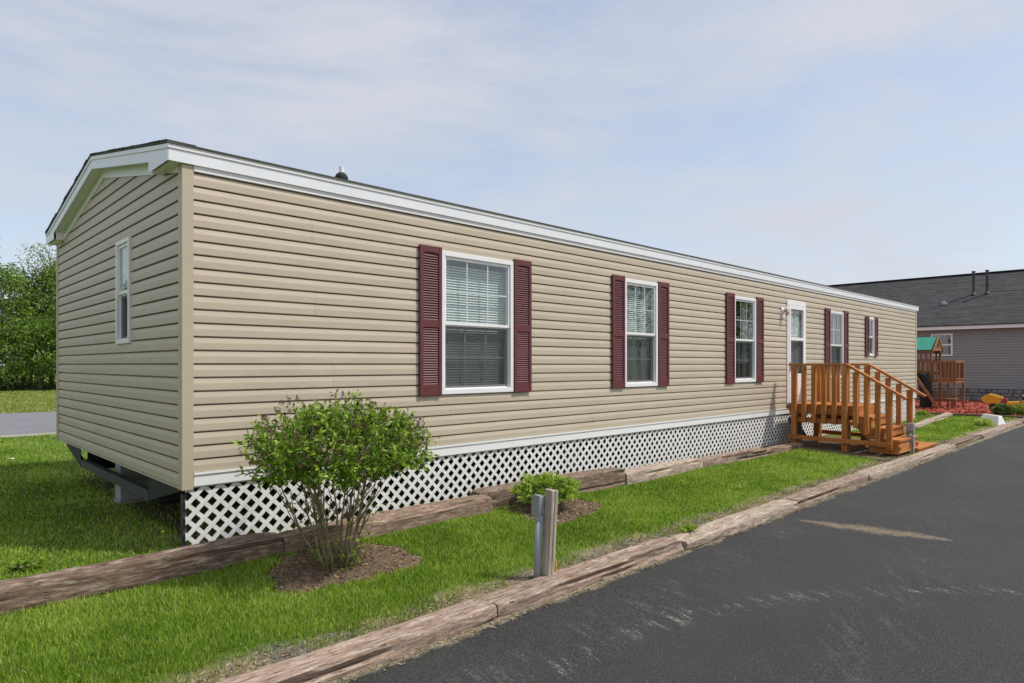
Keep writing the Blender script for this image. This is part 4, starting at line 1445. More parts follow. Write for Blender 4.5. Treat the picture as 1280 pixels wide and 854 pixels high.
def grass_field(name, boxes, k, wmul, hmul, keep, wild=0.4, mat='grass'):
    P_, W_, H_ = [], [], []
    for (x0, x1, y0, y1) in boxes:
        area = (x1 - x0) * (y1 - y0)
        dmin = max(2.2, math.hypot(max(x0 - CAM.x, 0, CAM.x - x1), max(y0 - CAM.y, 0, CAM.y - y1)))
        dens = k * (3.0 / dmin) ** 1.75 if dmin > 3 else k
        n = int(area * dens)
        x = rng.uniform(x0, x1, n)
        y = rng.uniform(y0, y1, n)
        D = np.hypot(x - CAM.x, y - CAM.y)
        want = np.where(D > 3, k * (3.0 / D) ** 1.75, k)
        ok = (rng.uniform(0, 1, n) < want / dens) & keep(x, y)
        x, y, D = x[ok], y[ok], D[ok]
        P_.append(np.stack([x, y, gz(x, y) - 0.004], 1))
        W_.append(0.0040 * np.maximum(1, D / 3.2) ** 0.9 * wmul)
        H_.append(np.ones_like(x))
    p = np.concatenate(P_)
    w = np.concatenate(W_)
    n = len(p)
    clump = lumpy(p[:, 0] * 1.7, p[:, 1] * 1.7)
    h = hmul * rng.uniform(0.55, 1.15, n) * (1 + 0.18 * clump)
    ang = rng.uniform(0, 2 * math.pi, n)
    lean = rng.uniform(0.1, 0.9, n) ** 1.3 * h * wild * 2
    la = ang + rng.normal(0, 1.2, n)
    side = np.stack([np.cos(ang), np.sin(ang), np.zeros(n)], 1) * w[:, None] * rng.uniform(0.7, 1.3, n)[:, None]
    ld = np.stack([np.cos(la), np.sin(la), np.zeros(n)], 1) * lean[:, None]
    up = np.array([0, 0, 1.0]) * h[:, None]
    b0, b1 = p - side / 2, p + side / 2
    m0, m1 = p + up * 0.55 + ld * 0.30 - side * 0.40, p + up * 0.55 + ld * 0.30 + side * 0.40
    tip = p + up * 0.95 + ld
    v = np.stack([b0, b1, m0, m1, tip], 1).reshape(-1, 3)
    i = np.arange(n)[:, None] * 5
    t = np.concatenate([i + np.array([0, 1, 3]), i + np.array([0, 3, 2]), i + np.array([2, 3, 4])], 1).reshape(-1, 3)
    patch = np.sin(p[:, 0] * 1.15 + 2.0 * np.sin(p[:, 1] * 0.9 + 0.4)) * np.sin(p[:, 1] * 2.3 + p[:, 0] * 0.7)
    h = h * (1 - 0.16 * np.clip(patch, 0, 1))
    rnd = np.clip(0.42 + 0.16 * clump + 0.14 * patch + rng.normal(0, 0.24, n), 0, 0.94)
    dry = rng.uniform(0, 1, n) < 0.03
    rnd[dry] = 1.0
    o = link(name, np_mesh(name, v, t, mat, np.repeat(rnd, 5)), kind='stuff')
    return o, n

def keep_front(x, y):
    e = y + 0.13 * np.sin(x * 3.1) * np.sin(x * 1.3 + 1) + 0.06 * np.sin(x * 9.7) + 0.035 * np.sin(x * 23 + 1)
    k = (e > -1.75) | (rng.uniform(0, 1, len(x)) < np.clip((e + 2.02) * 1.6, 0, 0.3))
    k &= y > -2.02
    k &= ~in_bed(x, y)
    k &= ~((x > 9.75) & (x < 12.25) & (y > -1.93 + 0.12 * (x < 10)) & (y < 0.2))
    k &= ~((x < 10.1) & (y > -0.57 + 0.02 * np.sin(x * 4)))
    for cx, cy, rx, ry in bare:
        inside = ((x - cx) / rx) ** 2 + ((y - cy) / ry) ** 2 < 1 + 0.4 * np.sin(x * 40) * np.sin(y * 37)
        k &= ~(inside & (rng.uniform(0, 1, len(x)) < 0.8))
    k &= ~((np.hypot(x - 1.65, y + 2.0) < 0.22) & (y < -1.84))
    return k
bx_front = [(-3.2 + i * 0.8, -2.4 + i * 0.8, -2.05, -0.5) for i in range(17)] + [(10.4, 13, -2.05, -0.5), (12.2, 16, -2.05, 0.1), (16, 21.2, -2.05, 0.6)]
o, n1_ = grass_field('lawn_grass', bx_front, 30000, 0.85, 0.041, keep_front, 0.45)
tag(o, 'thick green lawn grass between the timbers and along the driveway', 'grass')

def keep_side(x, y):
    k = np.ones(len(x), bool)
    # thin under the home
    u = (x > 0.15) & (y > -0.3)
    k &= ~(u & (rng.uniform(0, 1, len(x)) < 0.75))
    near = (x > -0.9) & (y > -0.3) & (y < 2.6)
    k &= ~(near & (rng.uniform(0, 1, len(x)) < 0.45 * np.clip(1 + x / 0.9, 0, 1)))
    k &= y > -0.33
    return k
bx_side = []
for i in range(12):
    for j in range(10):
        bx_side.append((-9.5 + i, -8.5 + i, -0.35 + j * 1.1, 0.75 + j * 1.1))
o, n2_ = grass_field('side_lawn_grass', bx_side, 16000, 1.1, 0.038, keep_side, 0.5)
tag(o, 'shorter green grass beside and beneath the open gable end of the mobile home', 'grass')
def keep_field(x, y):
    return (y > 18.4) | (y < 10.6)
bx_f = [(-12 + i * 4, -8 + i * 4, 18.3 + j * 3, 21.3 + j * 3) for i in range(8) for j in range(7)]
o, n3_ = grass_field('field_grass', bx_f, 9000, 1.3, 0.06, keep_field, 0.5, 'field_grass')
tag(o, 'mown field grass beyond the back road in front of the trees', 'grass')

# straw, grit and clippings beside the lower timbers and on the road edge
N = 9000
sx_ = -2.6 + 16 * rng.uniform(0, 1, N) ** 1.4
sy_ = np.where(rng.uniform(0, 1, N) < 0.80, rng.normal(-1.93, 0.06, N), rng.normal(-2.262, 0.022, N))
okm = ((sy_ < -2.235) & (sy_ > -2.36)) | ((sy_ > -2.02) & (sy_ < -1.72))
sx_, sy_ = sx_[okm], sy_[okm]
N = len(sx_)
cen = np.stack([sx_, sy_, np.where(sy_ < -2.2, ROAD_Z + 0.006, gz(sx_, sy_) + 0.010)], 1)
d = unit(N); d[:, 2] = np.abs(d[:, 2]) * 0.25
nr = unit(N); nr[:, 2] = np.abs(nr[:, 2]) + 0.5
Ls = rng.uniform(0.015, 0.06, N)
v, t, rn = leaf_cards(cen, d, nr, Ls, rng.uniform(0.003, 0.008, N), rng.uniform(0, 1, N))
tag(link('dry_straw', np_mesh('dry_straw', v, t, 'straw', rn), kind='stuff'), 'dry straw and dead grass scattered along the driveway timbers', 'straw')

# dandelions and seed heads in the side lawn
def flower(x, y, mat, nm, label, grp, r=0.016, h=0.05):
    z = g1(x, y)
    t = thing(nm, label, 'flower', (x, y, z), grp)
    MB().tube([(x, y, z), (x + 0.004, y, z + h)], 0.0022, 5).obj('stalk', 'leaf_dark' if False else 'stem', t)
    MB().lathe((x + 0.004, y, z + h), [(0.004, -0.004), (r * 0.9, 0.0), (r, 0.006), (r * 0.6, 0.014), (0.002, 0.016)], 10).obj('flower_head', mat, t, smooth=True)
for x, y in ((-1.35, 0.15), (-0.62, -0.12), (-1.12, 0.02), (-0.02, -0.10), (-0.35, -0.2), (-2.0, 0.62), (0.02, 0.55), (-2.4, 1.0)):
    flower(x, y, 'dandelion', 'dandelion', 'yellow dandelion flowering in the grass beside the gable end', 'dandelions in the side lawn')
for x, y in ((-0.62, 5.4), (-0.9, 5.1), (-1.3, 4.5), (-1.5, 3.9), (-0.25, 6.3), (-1.9, 4.7)):
    flower(x, y, 'puff', 'seed_head', 'white dandelion seed head in the grass past the gable end', 'seed heads in the side lawn', 0.026, 0.07)

# ------------------------------------------------------------------ leafy multi-stemmed shrub
SX, SY = 0.70, -1.00
sz = g1(SX, SY)
shrub = thing('flowering_shrub', 'leafy green vase-shaped shrub with bare stems and brownish purple buds', 'shrub', (SX, SY, sz))
CRZ, CRR = 0.88, 0.63
twig_tips = []
for i in range(19):
    a = 2 * math.pi * i / 19 * 1.618 * 3 + random.uniform(-0.3, 0.3)
    rr = math.sqrt((i + 0.5) / 19)
    bx_, by_ = SX + 0.135 * rr * math.cos(a), SY + 0.10 * rr * math.sin(a)
    tx, ty = SX + (0.42 * rr + 0.02) * math.cos(a) + random.uniform(-0.03, 0.03), SY + (0.40 * rr + 0.02) * math.sin(a)
    tz = sz + CRZ - 0.18 * rr * rr + random.uniform(-0.05, 0.06)
    pts = []
    for k in range(6):
        t = k / 5
        bend = math.sin(t * math.pi) * 0.035
        s = t ** 1.15
        pts.append((bx_ + (tx - bx_) * s + bend * math.sin(i * 2.1) + 0.008 * math.sin(k * 3 + i), by_ + (ty - by_) * s + bend * math.cos(i * 2.1), sz - 0.01 + (tz - sz) * t))
    r0 = random.uniform(0.0065, 0.0115)
    st = MB().tube(pts, [r0 * (1 - 0.62 * k / 5) for k in range(6)], 7)
    # forks
    for f in range(5):
        j = random.choice((2, 3, 4))
        p = Vector(pts[j])
        az = a + random.uniform(-1.2, 1.2)
        ln = random.uniform(0.16, 0.34)
        q = p + Vector((math.cos(az) * ln * 0.5, math.sin(az) * ln * 0.5, ln * 0.75))
        m_ = (p + q) / 2 + Vector((0, 0, -0.015))
        st.tube([p, m_, q], [0.0045, 0.0038, 0.002], 5)
        twig_tips.append(q)
    twig_tips.append(Vector(pts[-1]))
    st.obj('stem', 'stem', shrub, smooth=True)

def crown_points(n, c, rx, ry, rz_up, rz_dn, inner=0.35):
    d = unit(n)
    r = (inner + (1 - inner) * rng.uniform(0, 1, n) ** 0.45)
    lump = 1 + 0.13 * np.sin(d[:, 0] * 7 + 1) * np.sin(d[:, 1] * 6 + 2) + 0.10 * np.sin(d[:, 0] * 15 + d[:, 2] * 11 + d[:, 1] * 9)
    r = r * lump
    rz = np.where(d[:, 2] > 0, rz_up, rz_dn)
    p = np.stack([c[0] + d[:, 0] * rx * r, c[1] + d[:, 1] * ry * r, c[2] + d[:, 2] * rz * r], 1)
    return p, d, r
cc = (SX - 0.01, SY, sz + 0.80)
# sprays: leaves set in pairs along short shoots, gaps between the shoots
nsh = 930
sp, sd, sr = crown_points(nsh, cc, 0.615, 0.56, 0.35, 0.19, 0.42)
rel = np.hypot(sp[:, 0] - SX, sp[:, 1] - SY)
okc = sp[:, 2] - sz > 0.60 + 0.22 * np.clip(1 - rel / 0.40, 0, 1) * rng.uniform(0.2, 1.1, nsh) - 0.10 * (rel > 0.45)
sp, sd = sp[okc], sd[okc]
nsh = len(sp)
shoot_dir = sd * 0.8 + np.array([0, 0, 0.55]) + unit(nsh) * 0.45
shoot_dir /= np.linalg.norm(shoot_dir, axis=1, keepdims=True)
per = 10
tt = (np.arange(per) + 0.5) / per
cen = (sp[:, None, :] + shoot_dir[:, None, :] * (tt[None, :, None] - 0.6) * 0.13).reshape(-1, 3) + rng.normal(0, 0.006, (nsh * per, 3))
out = unit(nsh * per) + np.repeat(shoot_dir, per, 0) * 0.55
nr = unit(nsh * per) + np.array([0, 0, 1.1])
Ls = rng.uniform(0.028, 0.054, nsh * per)
rn = np.clip(np.repeat(np.clip(rng.normal(0.42, 0.2, nsh), 0, 1), per) + np.tile(tt, nsh) * 0.28 - 0.12 + rng.normal(0, 0.10, nsh * per), 0, 1)
V1 = leaf_cards(cen, out, nr, Ls, Ls * rng.uniform(0.42, 0.6, nsh * per), rn)
# low shoots round the base and small leaves on the stems
nb_ = 420
aa = rng.uniform(0, 2 * math.pi, nb_)
hh = rng.uniform(0.0, 1, nb_) ** 1.7
rr = 0.05 + 0.10 * rng.uniform(0, 1, nb_) + 0.28 * hh
cen = np.stack([SX + rr * np.cos(aa), SY + rr * np.sin(aa), sz + 0.02 + 0.55 * hh], 1)
V2 = leaf_cards(cen, unit(nb_), unit(nb_) + np.array([0, 0, 1.0]), rng.uniform(0.018, 0.04, nb_), rng.uniform(0.01, 0.02, nb_), rng.uniform(0.1, 0.8, nb_))
vv = np.concatenate([V1[0], V2[0]])
tri = np.concatenate([V1[1], V2[1] + len(V1[0])])
link('foliage', np_mesh('foliage', vv, tri, 'leaf_shrub', np.concatenate([V1[2], V2[2]])), shrub, 'stuff')
# fine shoots carrying the leaves
mb = MB()
for i in range(0, nsh, 2):
    p = Vector(sp[i])
    d = Vector(shoot_dir[i])
    mb.tube([p - d * 0.12, p + d * 0.05], [0.0028, 0.0014], 3, False)
mb.obj('twigs', 'stem', shrub, kind='stuff')
# upright bud clusters over the top and the flanks
nb_ = 800
bp, bd, br = crown_points(nb_, cc, 0.60, 0.55, 0.355, 0.16, 0.90)
okm = (bd[:, 2] > -0.05) & (rng.uniform(0, 1, nb_) < np.where((bd[:, 0] > 0.45) | (bd[:, 0] < -0.55), 1.0, 0.55))
bp, bd = bp[okm], bd[okm]
nb_ = len(bp)
k = 26
ax = bd * 0.5 + np.array([0, 0, 0.9]) + unit(nb_) * 0.3
ax /= np.linalg.norm(ax, axis=1, keepdims=True)
hgt = rng.uniform(0.025, 0.06, nb_)
q = rng.uniform(0, 1, (nb_, k))
cen = bp[:, None, :] + ax[:, None, :] * (q * hgt[:, None])[:, :, None] + unit(nb_ * k).reshape(nb_, k, 3) * (0.016 * (1.1 - q))[:, :, None]
cen = cen.reshape(-1, 3)
V3 = leaf_cards(cen, np.repeat(ax, k, 0) + unit(nb_ * k) * 0.8, unit(nb_ * k), np.full(nb_ * k, 0.010), np.full(nb_ * k, 0.006), rng.uniform(0, 1, nb_ * k))
link('flower_buds', np_mesh('flower_buds', V3[0], V3[1], 'bud', V3[2]), shrub, 'stuff')

# ------------------------------------------------------------------ low mounded bush and other small plants
def mound_bush(name, label, x, y, rx, ry, h, n, mat, tuft, seed, lift=0.07):
    z = g1(x, y) + 0.02
    t = thing(name, label, 'bush', (x, y, z))
    st = MB()
    for i in range(9):
        a = i * 0.7 + seed
        st.tube([(x + 0.02 * math.cos(a), y + 0.02 * math.sin(a), z - 0.03), (x + rx * 0.25 * math.cos(a), y + ry * 0.25 * math.sin(a), z + h * 0.35), (x + rx * 0.75 * math.cos(a), y + ry * 0.75 * math.sin(a), z + h * 0.55)], [0.013, 0.009, 0.004], 6)
    st.obj('stems', 'stem', t, smooth=True)
    c = (x, y, z + lift + h * 0.38)
    p, d, r = crown_points(n, c, rx, ry, h * 0.56, h * 0.36, 0.55)
    per = 13
    ax = d * 0.9 + np.array([0, 0, 0.35]) + unit(n) * 0.35
    ax /= np.linalg.norm(ax, axis=1, keepdims=True)
    tt = (np.arange(per) + 0.5) / per
    cen = (p[:, None, :] + ax[:, None, :] * (tt[None, :, None] - 0.7) * tuft).reshape(-1, 3)
    dr = np.repeat(ax, per, 0) * 0.7 + unit(n * per)
    L = rng.uniform(0.35, 0.6, n * per) * tuft
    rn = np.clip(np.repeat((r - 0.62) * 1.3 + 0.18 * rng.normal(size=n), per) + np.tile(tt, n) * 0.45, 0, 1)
    V = leaf_cards(cen, dr, unit(n * per), L, L * 0.32, rn)
    link('foliage', np_mesh('foliage', V[0], V[1], mat, V[2]), t, 'stuff')
    return t
mound_bush('dwarf_conifer', 'low mounded bush with bright yellow-green tips on bare soil behind the short post', 3.06, -0.80, 0.33, 0.31, 0.26, 900, 'leaf_bush', 0.055, 1.0)
mound_bush('low_shrub', 'small round green shrub in front of the yellow toy truck', 21.6, -1.50, 0.26, 0.26, 0.32, 420, 'leaf_dark', 0.11, 2.0, 0.02)
mound_bush('low_shrub', 'small yellow-green shrub at the driveway end of the mulch bed', 21.9, -1.98, 0.26, 0.28, 0.34, 260, 'leaf_bush', 0.10, 3.0, 0.02)
mound_bush('low_shrub', 'little clump of yellow-green leaves at the mulch edge by the mobile home corner', 20.75, 0.32, 0.20, 0.15, 0.12, 130, 'leaf_bush', 0.07, 4.0, 0.0)
mound_bush('grass_tuft', 'taller tuft of grass leaning on the white wedge box', 17.75, -1.72, 0.30, 0.15, 0.13, 200, 'grass', 0.11, 5.0, 0.0)

mound_bush('weed', 'small green weed growing on the flaking driveway timber at its joint', 3.50, -2.09, 0.09, 0.06, 0.035, 45, 'leaf_shrub', 0.05, 6.0, 0.03)
mound_bush('weed', 'broad-leaved weed tuft in the grass beside the bare gable end', -0.9, 0.35, 0.10, 0.10, 0.05, 50, 'leaf_shrub', 0.06, 7.0, 0.0)

# ------------------------------------------------------------------ white wedge box by the drive
wz = g1(18.6, -1.7)
mb = MB()
c0, c1_ = Vector((18.95, -1.50, 0)), Vector((18.25, -2.0, 0))
ax_ = (c1_ - c0).normalized()
nrm = Vector((ax_.y, -ax_.x, 0))
base = [c0 - ax_ * 0.04 + Vector((0, 0, wz - 0.03)), c1_ + ax_ * 0.05 + Vector((0, 0, wz - 0.09))]
if nrm.dot(Vector((-1, 0, 0))) < 0:
    nrm = -nrm
r0 = [base[0] + nrm * 0.12, base[1] + nrm * 0.12, base[1] - nrm * 0.12, base[0] - nrm * 0.12]
tz_ = wz + 0.215
r1 = [Vector((c0.x, c0.y, tz_)) + nrm * 0.02, Vector((c1_.x, c1_.y, tz_)) - ax_ * 0.12 + nrm * 0.02, Vector((c1_.x, c1_.y, tz_)) - ax_ * 0.12 - nrm * 0.06, Vector((c0.x, c0.y, tz_)) - nrm * 0.06]
mb.quad_loft([r0, r1])
wedge = mb.obj('wedge_box', 'white', bevel=0.012)
tag(wedge, 'white wedge-shaped box standing in the grass at the driveway edge', 'box')

# ------------------------------------------------------------------ wooden play fort
FX, FY = 25.2, 1.15
fz = g1(FX, FY)
fort = thing('play_fort', 'wooden children\'s play fort with a green tarp roof on red mulch', 'play fort', (FX, FY, fz))
def Ym(y):
    return 0.99 - (0.97 - y) * 0.76 if y < 0.97 else y + 0.02
def fl(name, p, q, w=0.07, h=0.07, mat=None, par=None, up=(0, 0, 1)):
    p, q = Vector((p[0], Ym(p[1]), p[2])), Vector((q[0], Ym(q[1]), q[2]))
    d = q - p
    ax = 'xyz'[max(range(3), key=lambda i: abs(d[i]))]
    return MB().bar(p + Vector((0, 0, fz)), q + Vector((0, 0, fz)), w, h, up).obj(name, mat or 'fort_' + ax, par or fort, bevel=0.006)
# tower 1: y from 0.95 to 2.15 (towards the home), tower 2 (lower deck): y -0.05 to 0.95
XA, XB = 24.6, 25.8
for x in (XA, XB):
    for y in (0.97, 2.15):
        fl('tower_post', (x, y, -0.05), (x, y, 2.02))
    for y in (0.06,):
        fl('tower_post', (x, y, -0.05), (x, y, 1.62))
# deck floors
for i in range(8):
    fl('deck_board', (XA - 0.04, 1.04 + i * 0.145, 1.30), (XB + 0.04, 1.04 + i * 0.145, 1.30), 0.13, 0.03)
for i in range(7):
    fl('deck_board', (XA - 0.04, 0.06 + i * 0.13, 1.02), (XB + 0.04, 0.06 + i * 0.13, 1.02), 0.12, 0.03)
for x in (XA - 0.045, XB + 0.045):
    fl('deck_beam', (x, 0.0, 0.94), (x, 0.95, 0.94), 0.03, 0.11)
    fl('deck_beam', (x, 0.93, 1.22), (x, 2.2, 1.22), 0.03, 0.11)
    fl('guard_rail', (x, 0.0, 1.62), (x, 0.95, 1.62), 0.03, 0.08)
    fl('guard_rail', (x, 0.98, 1.66), (x, 2.2, 1.66), 0.03, 0.07)
    fl('upper_rail', (x, 0.93, 1.98), (x, 2.2, 1.98), 0.03, 0.10)
    for i in range(6):
        fl('guard_slat', (x - 0.02, 0.13 + i * 0.15, 0.98), (x - 0.02, 0.13 + i * 0.15, 1.60), 0.075, 0.02, None, None, (1, 0, 0))
    for i in range(8):
        fl('guard_slat', (x - 0.02, 1.06 + i * 0.15, 1.26), (x - 0.02, 1.06 + i * 0.15, 1.64), 0.085, 0.02, None, None, (1, 0, 0))
    for i in range(7):
        fl('guard_slat', (x - 0.022, 1.10 + i * 0.16, 1.69), (x - 0.022, 1.10 + i * 0.16, 1.94), 0.055, 0.02, None, None, (1, 0, 0))
for y in (0.03,):
    fl('guard_rail', (XA, y, 1.62), (XB, y, 1.62), 0.03, 0.08)
    fl('deck_beam', (XA, y, 0.94), (XB, y, 0.94), 0.03, 0.11)
# gable roof of stretched tarp, ridge along y
mb = MB()
zr, ze = fz + 2.48, fz + 2.02
for sgn in (-1, 1):
    rings = []
    for k in range(13):
        y = Ym(0.93) + 1.36 * k / 12
        sag = 0.02 * math.sin(math.pi * k / 12) + 0.006 * math.sin(k * 2.0)
        rings.append([(25.2 + sgn * 0.005, y, zr), (25.2 + sgn * 0.38, y, zr - 0.23 - sag), (25.2 + sgn * 0.72, y, ze), (25.2 + sgn * 0.73, y, ze + 0.01), (25.2 + sgn * 0.38, y, zr - 0.22 - sag), (25.2 + sgn * 0.005, y, zr + 0.01)])
    mb.quad_loft(rings)
mb.obj('tarp_roof', 'tarp', fort, smooth=False)
for y in (0.88, 2.25):
    mb = MB()
    y_ = Ym(y)
    mb.prism([(24.62, y_, ze - 0.02), (25.78, y_, ze - 0.02), (25.2, y_, zr - 0.04)], (0, 0.03, 0))
    gp = mb.obj('gable_panel', 'fort_x', fort)
    MB().box(25.1, 25.3, y_ - 0.006, y_ - 0.001, ze + 0.10, ze + 0.24).obj('dark_opening_plate', 'rubber', gp)  # black plate on the uncut panel, painting the darkness of an opening
    fl('rafter', (24.48, y - 0.02, 1.98), (25.2, y - 0.02, 2.49), 0.03, 0.08)
    fl('rafter', (25.92, y - 0.02, 1.98), (25.2, y - 0.02, 2.49), 0.03, 0.08)
# swing-beam leg, ladder, braces, black slide, small table
fl('swing_leg', (24.1, 1.64, 1.60), (24.2, 0.50, -0.05), 0.09, 0.09)
fl('cross_rail', (XA - 0.05, 0.1, 0.42), (XA - 0.05, 2.15, 0.42), 0.035, 0.09)
fl('brace', (XA - 0.09, 1.75, 1.20), (XA - 0.09, 1.0, 0.90), 0.03, 0.08)
for z in (0.30, 0.55, 0.80):
    fl('ladder_rung', (XA + 0.03, 0.30, z), (XA + 0.03, 0.95, z), 0.05, 0.05)
fl('ladder_rail', (XA + 0.03, 0.32, -0.04), (XA + 0.03, 0.32, 0.92), 0.06, 0.06)
mb = MB()
prof = []
for k in range(15):
    t = k / 14
    prof.append((1.22 - 0.10 * math.sin(t * 2.2), 1.22 - 1.22 * t))
for w in (0,):
    rings = []
    for (y, z) in prof:
        c = Vector((24.45, y, fz + max(0.05, z)))
        ring = []
        for j in range(9):
            a = math.pi * j / 8
            ring.append((c.x + 0.05 - 0.22 * math.sin(a), c.y + 0.19 * math.cos(a), c.z))
        for j in range(8, -1, -1):
            a = math.pi * j / 8
            ring.append((c.x + 0.07 - 0.20 * math.sin(a), c.y + 0.17 * math.cos(a), c.z))
        rings.append(ring)
    mb.quad_loft(rings)
mb.obj('tube_slide', 'rubber', fort, smooth=True)
fl('bench_top', (24.35, -0.12, 0.36), (24.35, 0.30, 0.36), 0.30, 0.03)
fl('bench_leg', (24.35, 0.08, -0.03), (24.35, 0.08, 0.34), 0.08, 0.08)

# ------------------------------------------------------------------ toy trucks
def toy_wheel(par, x, y, z, r, w):
    o = MB().lathe((x, y - w / 2, z), [(r * 0.55, 0.0), (r * 0.9, 0.0), (r, w * 0.2), (r, w * 0.8), (r * 0.9, w), (r * 0.55, w)], 20, 'y')
    return o
def dump_truck(x, y, ang, label, loader=False):
    z = g1(x, y) + 0.03
    t = thing('toy_truck', label, 'toy truck', (0, 0, 0))
    def ob(mb, nm, mat, par=t, bevel=0.012, smooth=False):
        return mb.obj(nm, mat, par, bevel=bevel, smooth=smooth)
    ob(MB().box(-0.45, 0.50, -0.14, 0.14, 0.16, 0.25), 'chassis', 'yellow')
    for wx in (-0.28, 0.34):
        for wy in (-0.20, 0.20):
            w = ob(MB().lathe((wx, wy - 0.06, 0.14), [(0.08, 0), (0.13, 0), (0.145, 0.025), (0.145, 0.095), (0.13, 0.12), (0.08, 0.12)], 20, 'y'), 'wheel', 'rubber', t, 0)
            ob(MB().lathe((wx, wy - 0.064, 0.14), [(0.02, 0), (0.075, 0.006), (0.075, 0.12), (0.02, 0.128)], 14, 'y'), 'hub', 'yellow', w, 0)
    if not loader:
        # hood, seat, cab and the tilted tub
        ob(MB().quad_loft([[(-0.02, -0.15, 0.25), (0.34, -0.15, 0.25), (0.34, 0.15, 0.25), (-0.02, 0.15, 0.25)], [(0.02, -0.13, 0.33), (0.34, -0.13, 0.36), (0.34, 0.13, 0.36), (0.02, 0.13, 0.33)]]), 'hood', 'yellow')
        ob(MB().quad_loft([[(-0.06, -0.11, 0.25), (0.06, -0.11, 0.25), (0.06, 0.11, 0.25), (-0.06, 0.11, 0.25)], [(-0.06, -0.10, 0.44), (0.02, -0.10, 0.44), (0.02, 0.10, 0.44), (-0.06, 0.10, 0.44)]]), 'seat', 'red')
        cab = ob(MB().quad_loft([[(0.345, -0.16, 0.20), (0.58, -0.16, 0.20), (0.58, 0.16, 0.20), (0.345, 0.16, 0.20)], [(0.40, -0.13, 0.55), (0.52, -0.13, 0.55), (0.52, 0.13, 0.55), (0.40, 0.13, 0.55)]]), 'cab', 'yellow')
        ob(MB().box(0.385, 0.535, -0.151, -0.146, 0.40, 0.50), 'cab_window', 'rubber', cab, 0)
        c, s = math.cos(math.radians(-14)), math.sin(math.radians(-14))
        R_ = lambda u, v_: (-0.60 + u * c - v_ * s, 0.33 + u * s + v_ * c)
        outer = [(0.02, 0.0), (0.40, -0.02), (0.47, 0.26), (0.12, 0.28), (-0.06, 0.10)]
        pts = [R_(*p) for p in outer]
        tb = ob(MB().quad_loft([[(u, -0.23, v_) for u, v_ in pts], [(u, -0.20, v_) for u, v_ in pts]]), 'dump_body', 'yellow')
        ob(MB().quad_loft([[(u, 0.20, v_) for u, v_ in pts], [(u, 0.23, v_) for u, v_ in pts]]), 'side', 'yellow', tb)
        fl_ = [R_(*p) for p in [(-0.06, 0.10), (0.02, 0.0), (0.40, -0.02), (0.47, 0.26), (0.44, 0.26), (0.37, 0.01), (0.04, 0.03), (-0.04, 0.12)]]
        ob(MB().quad_loft([[(u, -0.199, v_) for u, v_ in fl_], [(u, 0.199, v_) for u, v_ in fl_]]), 'floor', 'yellow', tb, 0)
        for u in (0.10, 0.22, 0.34):
            a_, b_ = R_(u, 0.01), R_(u + 0.03, 0.25)
            ob(MB().bar((a_[0], -0.24, a_[1]), (b_[0], -0.24, b_[1]), 0.03, 0.03), 'rib', 'yellow', tb, 0.004)
    else:
        ob(MB().box(-0.40, 0.05, -0.15, 0.15, 0.25, 0.42), 'engine_cover', 'yellow')
        ob(MB().box(-0.05, 0.18, -0.13, 0.13, 0.42, 0.62), 'cab', 'yellow')
        ob(MB().bar((0.1, -0.14, 0.30), (0.62, -0.14, 0.18), 0.04, 0.07), 'loader_arm', 'yellow')
        ob(MB().bar((0.1, 0.14, 0.30), (0.62, 0.14, 0.18), 0.04, 0.07), 'loader_arm', 'yellow')
        ob(MB().prism([(0.60, -0.24, 0.06), (0.86, -0.24, 0.06), (0.70, -0.24, 0.12), (0.66, -0.24, 0.32), (0.60, -0.24, 0.32)], (0, 0.48, 0)), 'bucket', 'yellow')
    t.location = (x, y, z)
    t.rotation_euler = (0, 0, ang)
    return t
dump_truck(23.4, -1.30, math.radians(-84), 'yellow toy dump truck with a tilted bed and red seat on the mulch')

# ------------------------------------------------------------------ neighbouring grey house
NX, NY0, NY1 = 31.3, -2.6, 15.0
nz = -0.22
nb = thing('neighbor_house', 'grey vinyl-sided house with charcoal shingle roof and stone skirt behind the mobile home', 'house', (NX + 4, 6, nz))
mb = MB()
mb.box(NX + 0.03, NX + 8.6, NY0 + 0.03, NY1, 0.2, 2.9)
mb.obj('wall', 'grey_siding', nb)
sd_ = MB()
k = 0
z = 0.38
NP = 0.1125
wy0, wy1, wz0, wz1 = 1.76, 2.56, 1.76, 2.72
while z < 2.86:
    spans = [(NY0, NY1)]
    if wz0 < z + NP and wz1 > z:
        spans = [(NY0, wy0 + 0.02), (wy1 - 0.02, NY1)]
    for a, b in spans:
        prof = [(z, 0.0), (z + 0.012, 0.018), (z + 0.06, 0.016), (z + 0.09, 0.008), (z + NP, 0.005), (z + NP, -0.02), (z, -0.02)]
        sd_.quad_loft([[(NX - d, a, q) for q, d in prof], [(NX - d, b, q) for q, d in prof]])
    z += NP
sd_.obj('siding_courses', 'grey_siding', nb, kind='stuff')
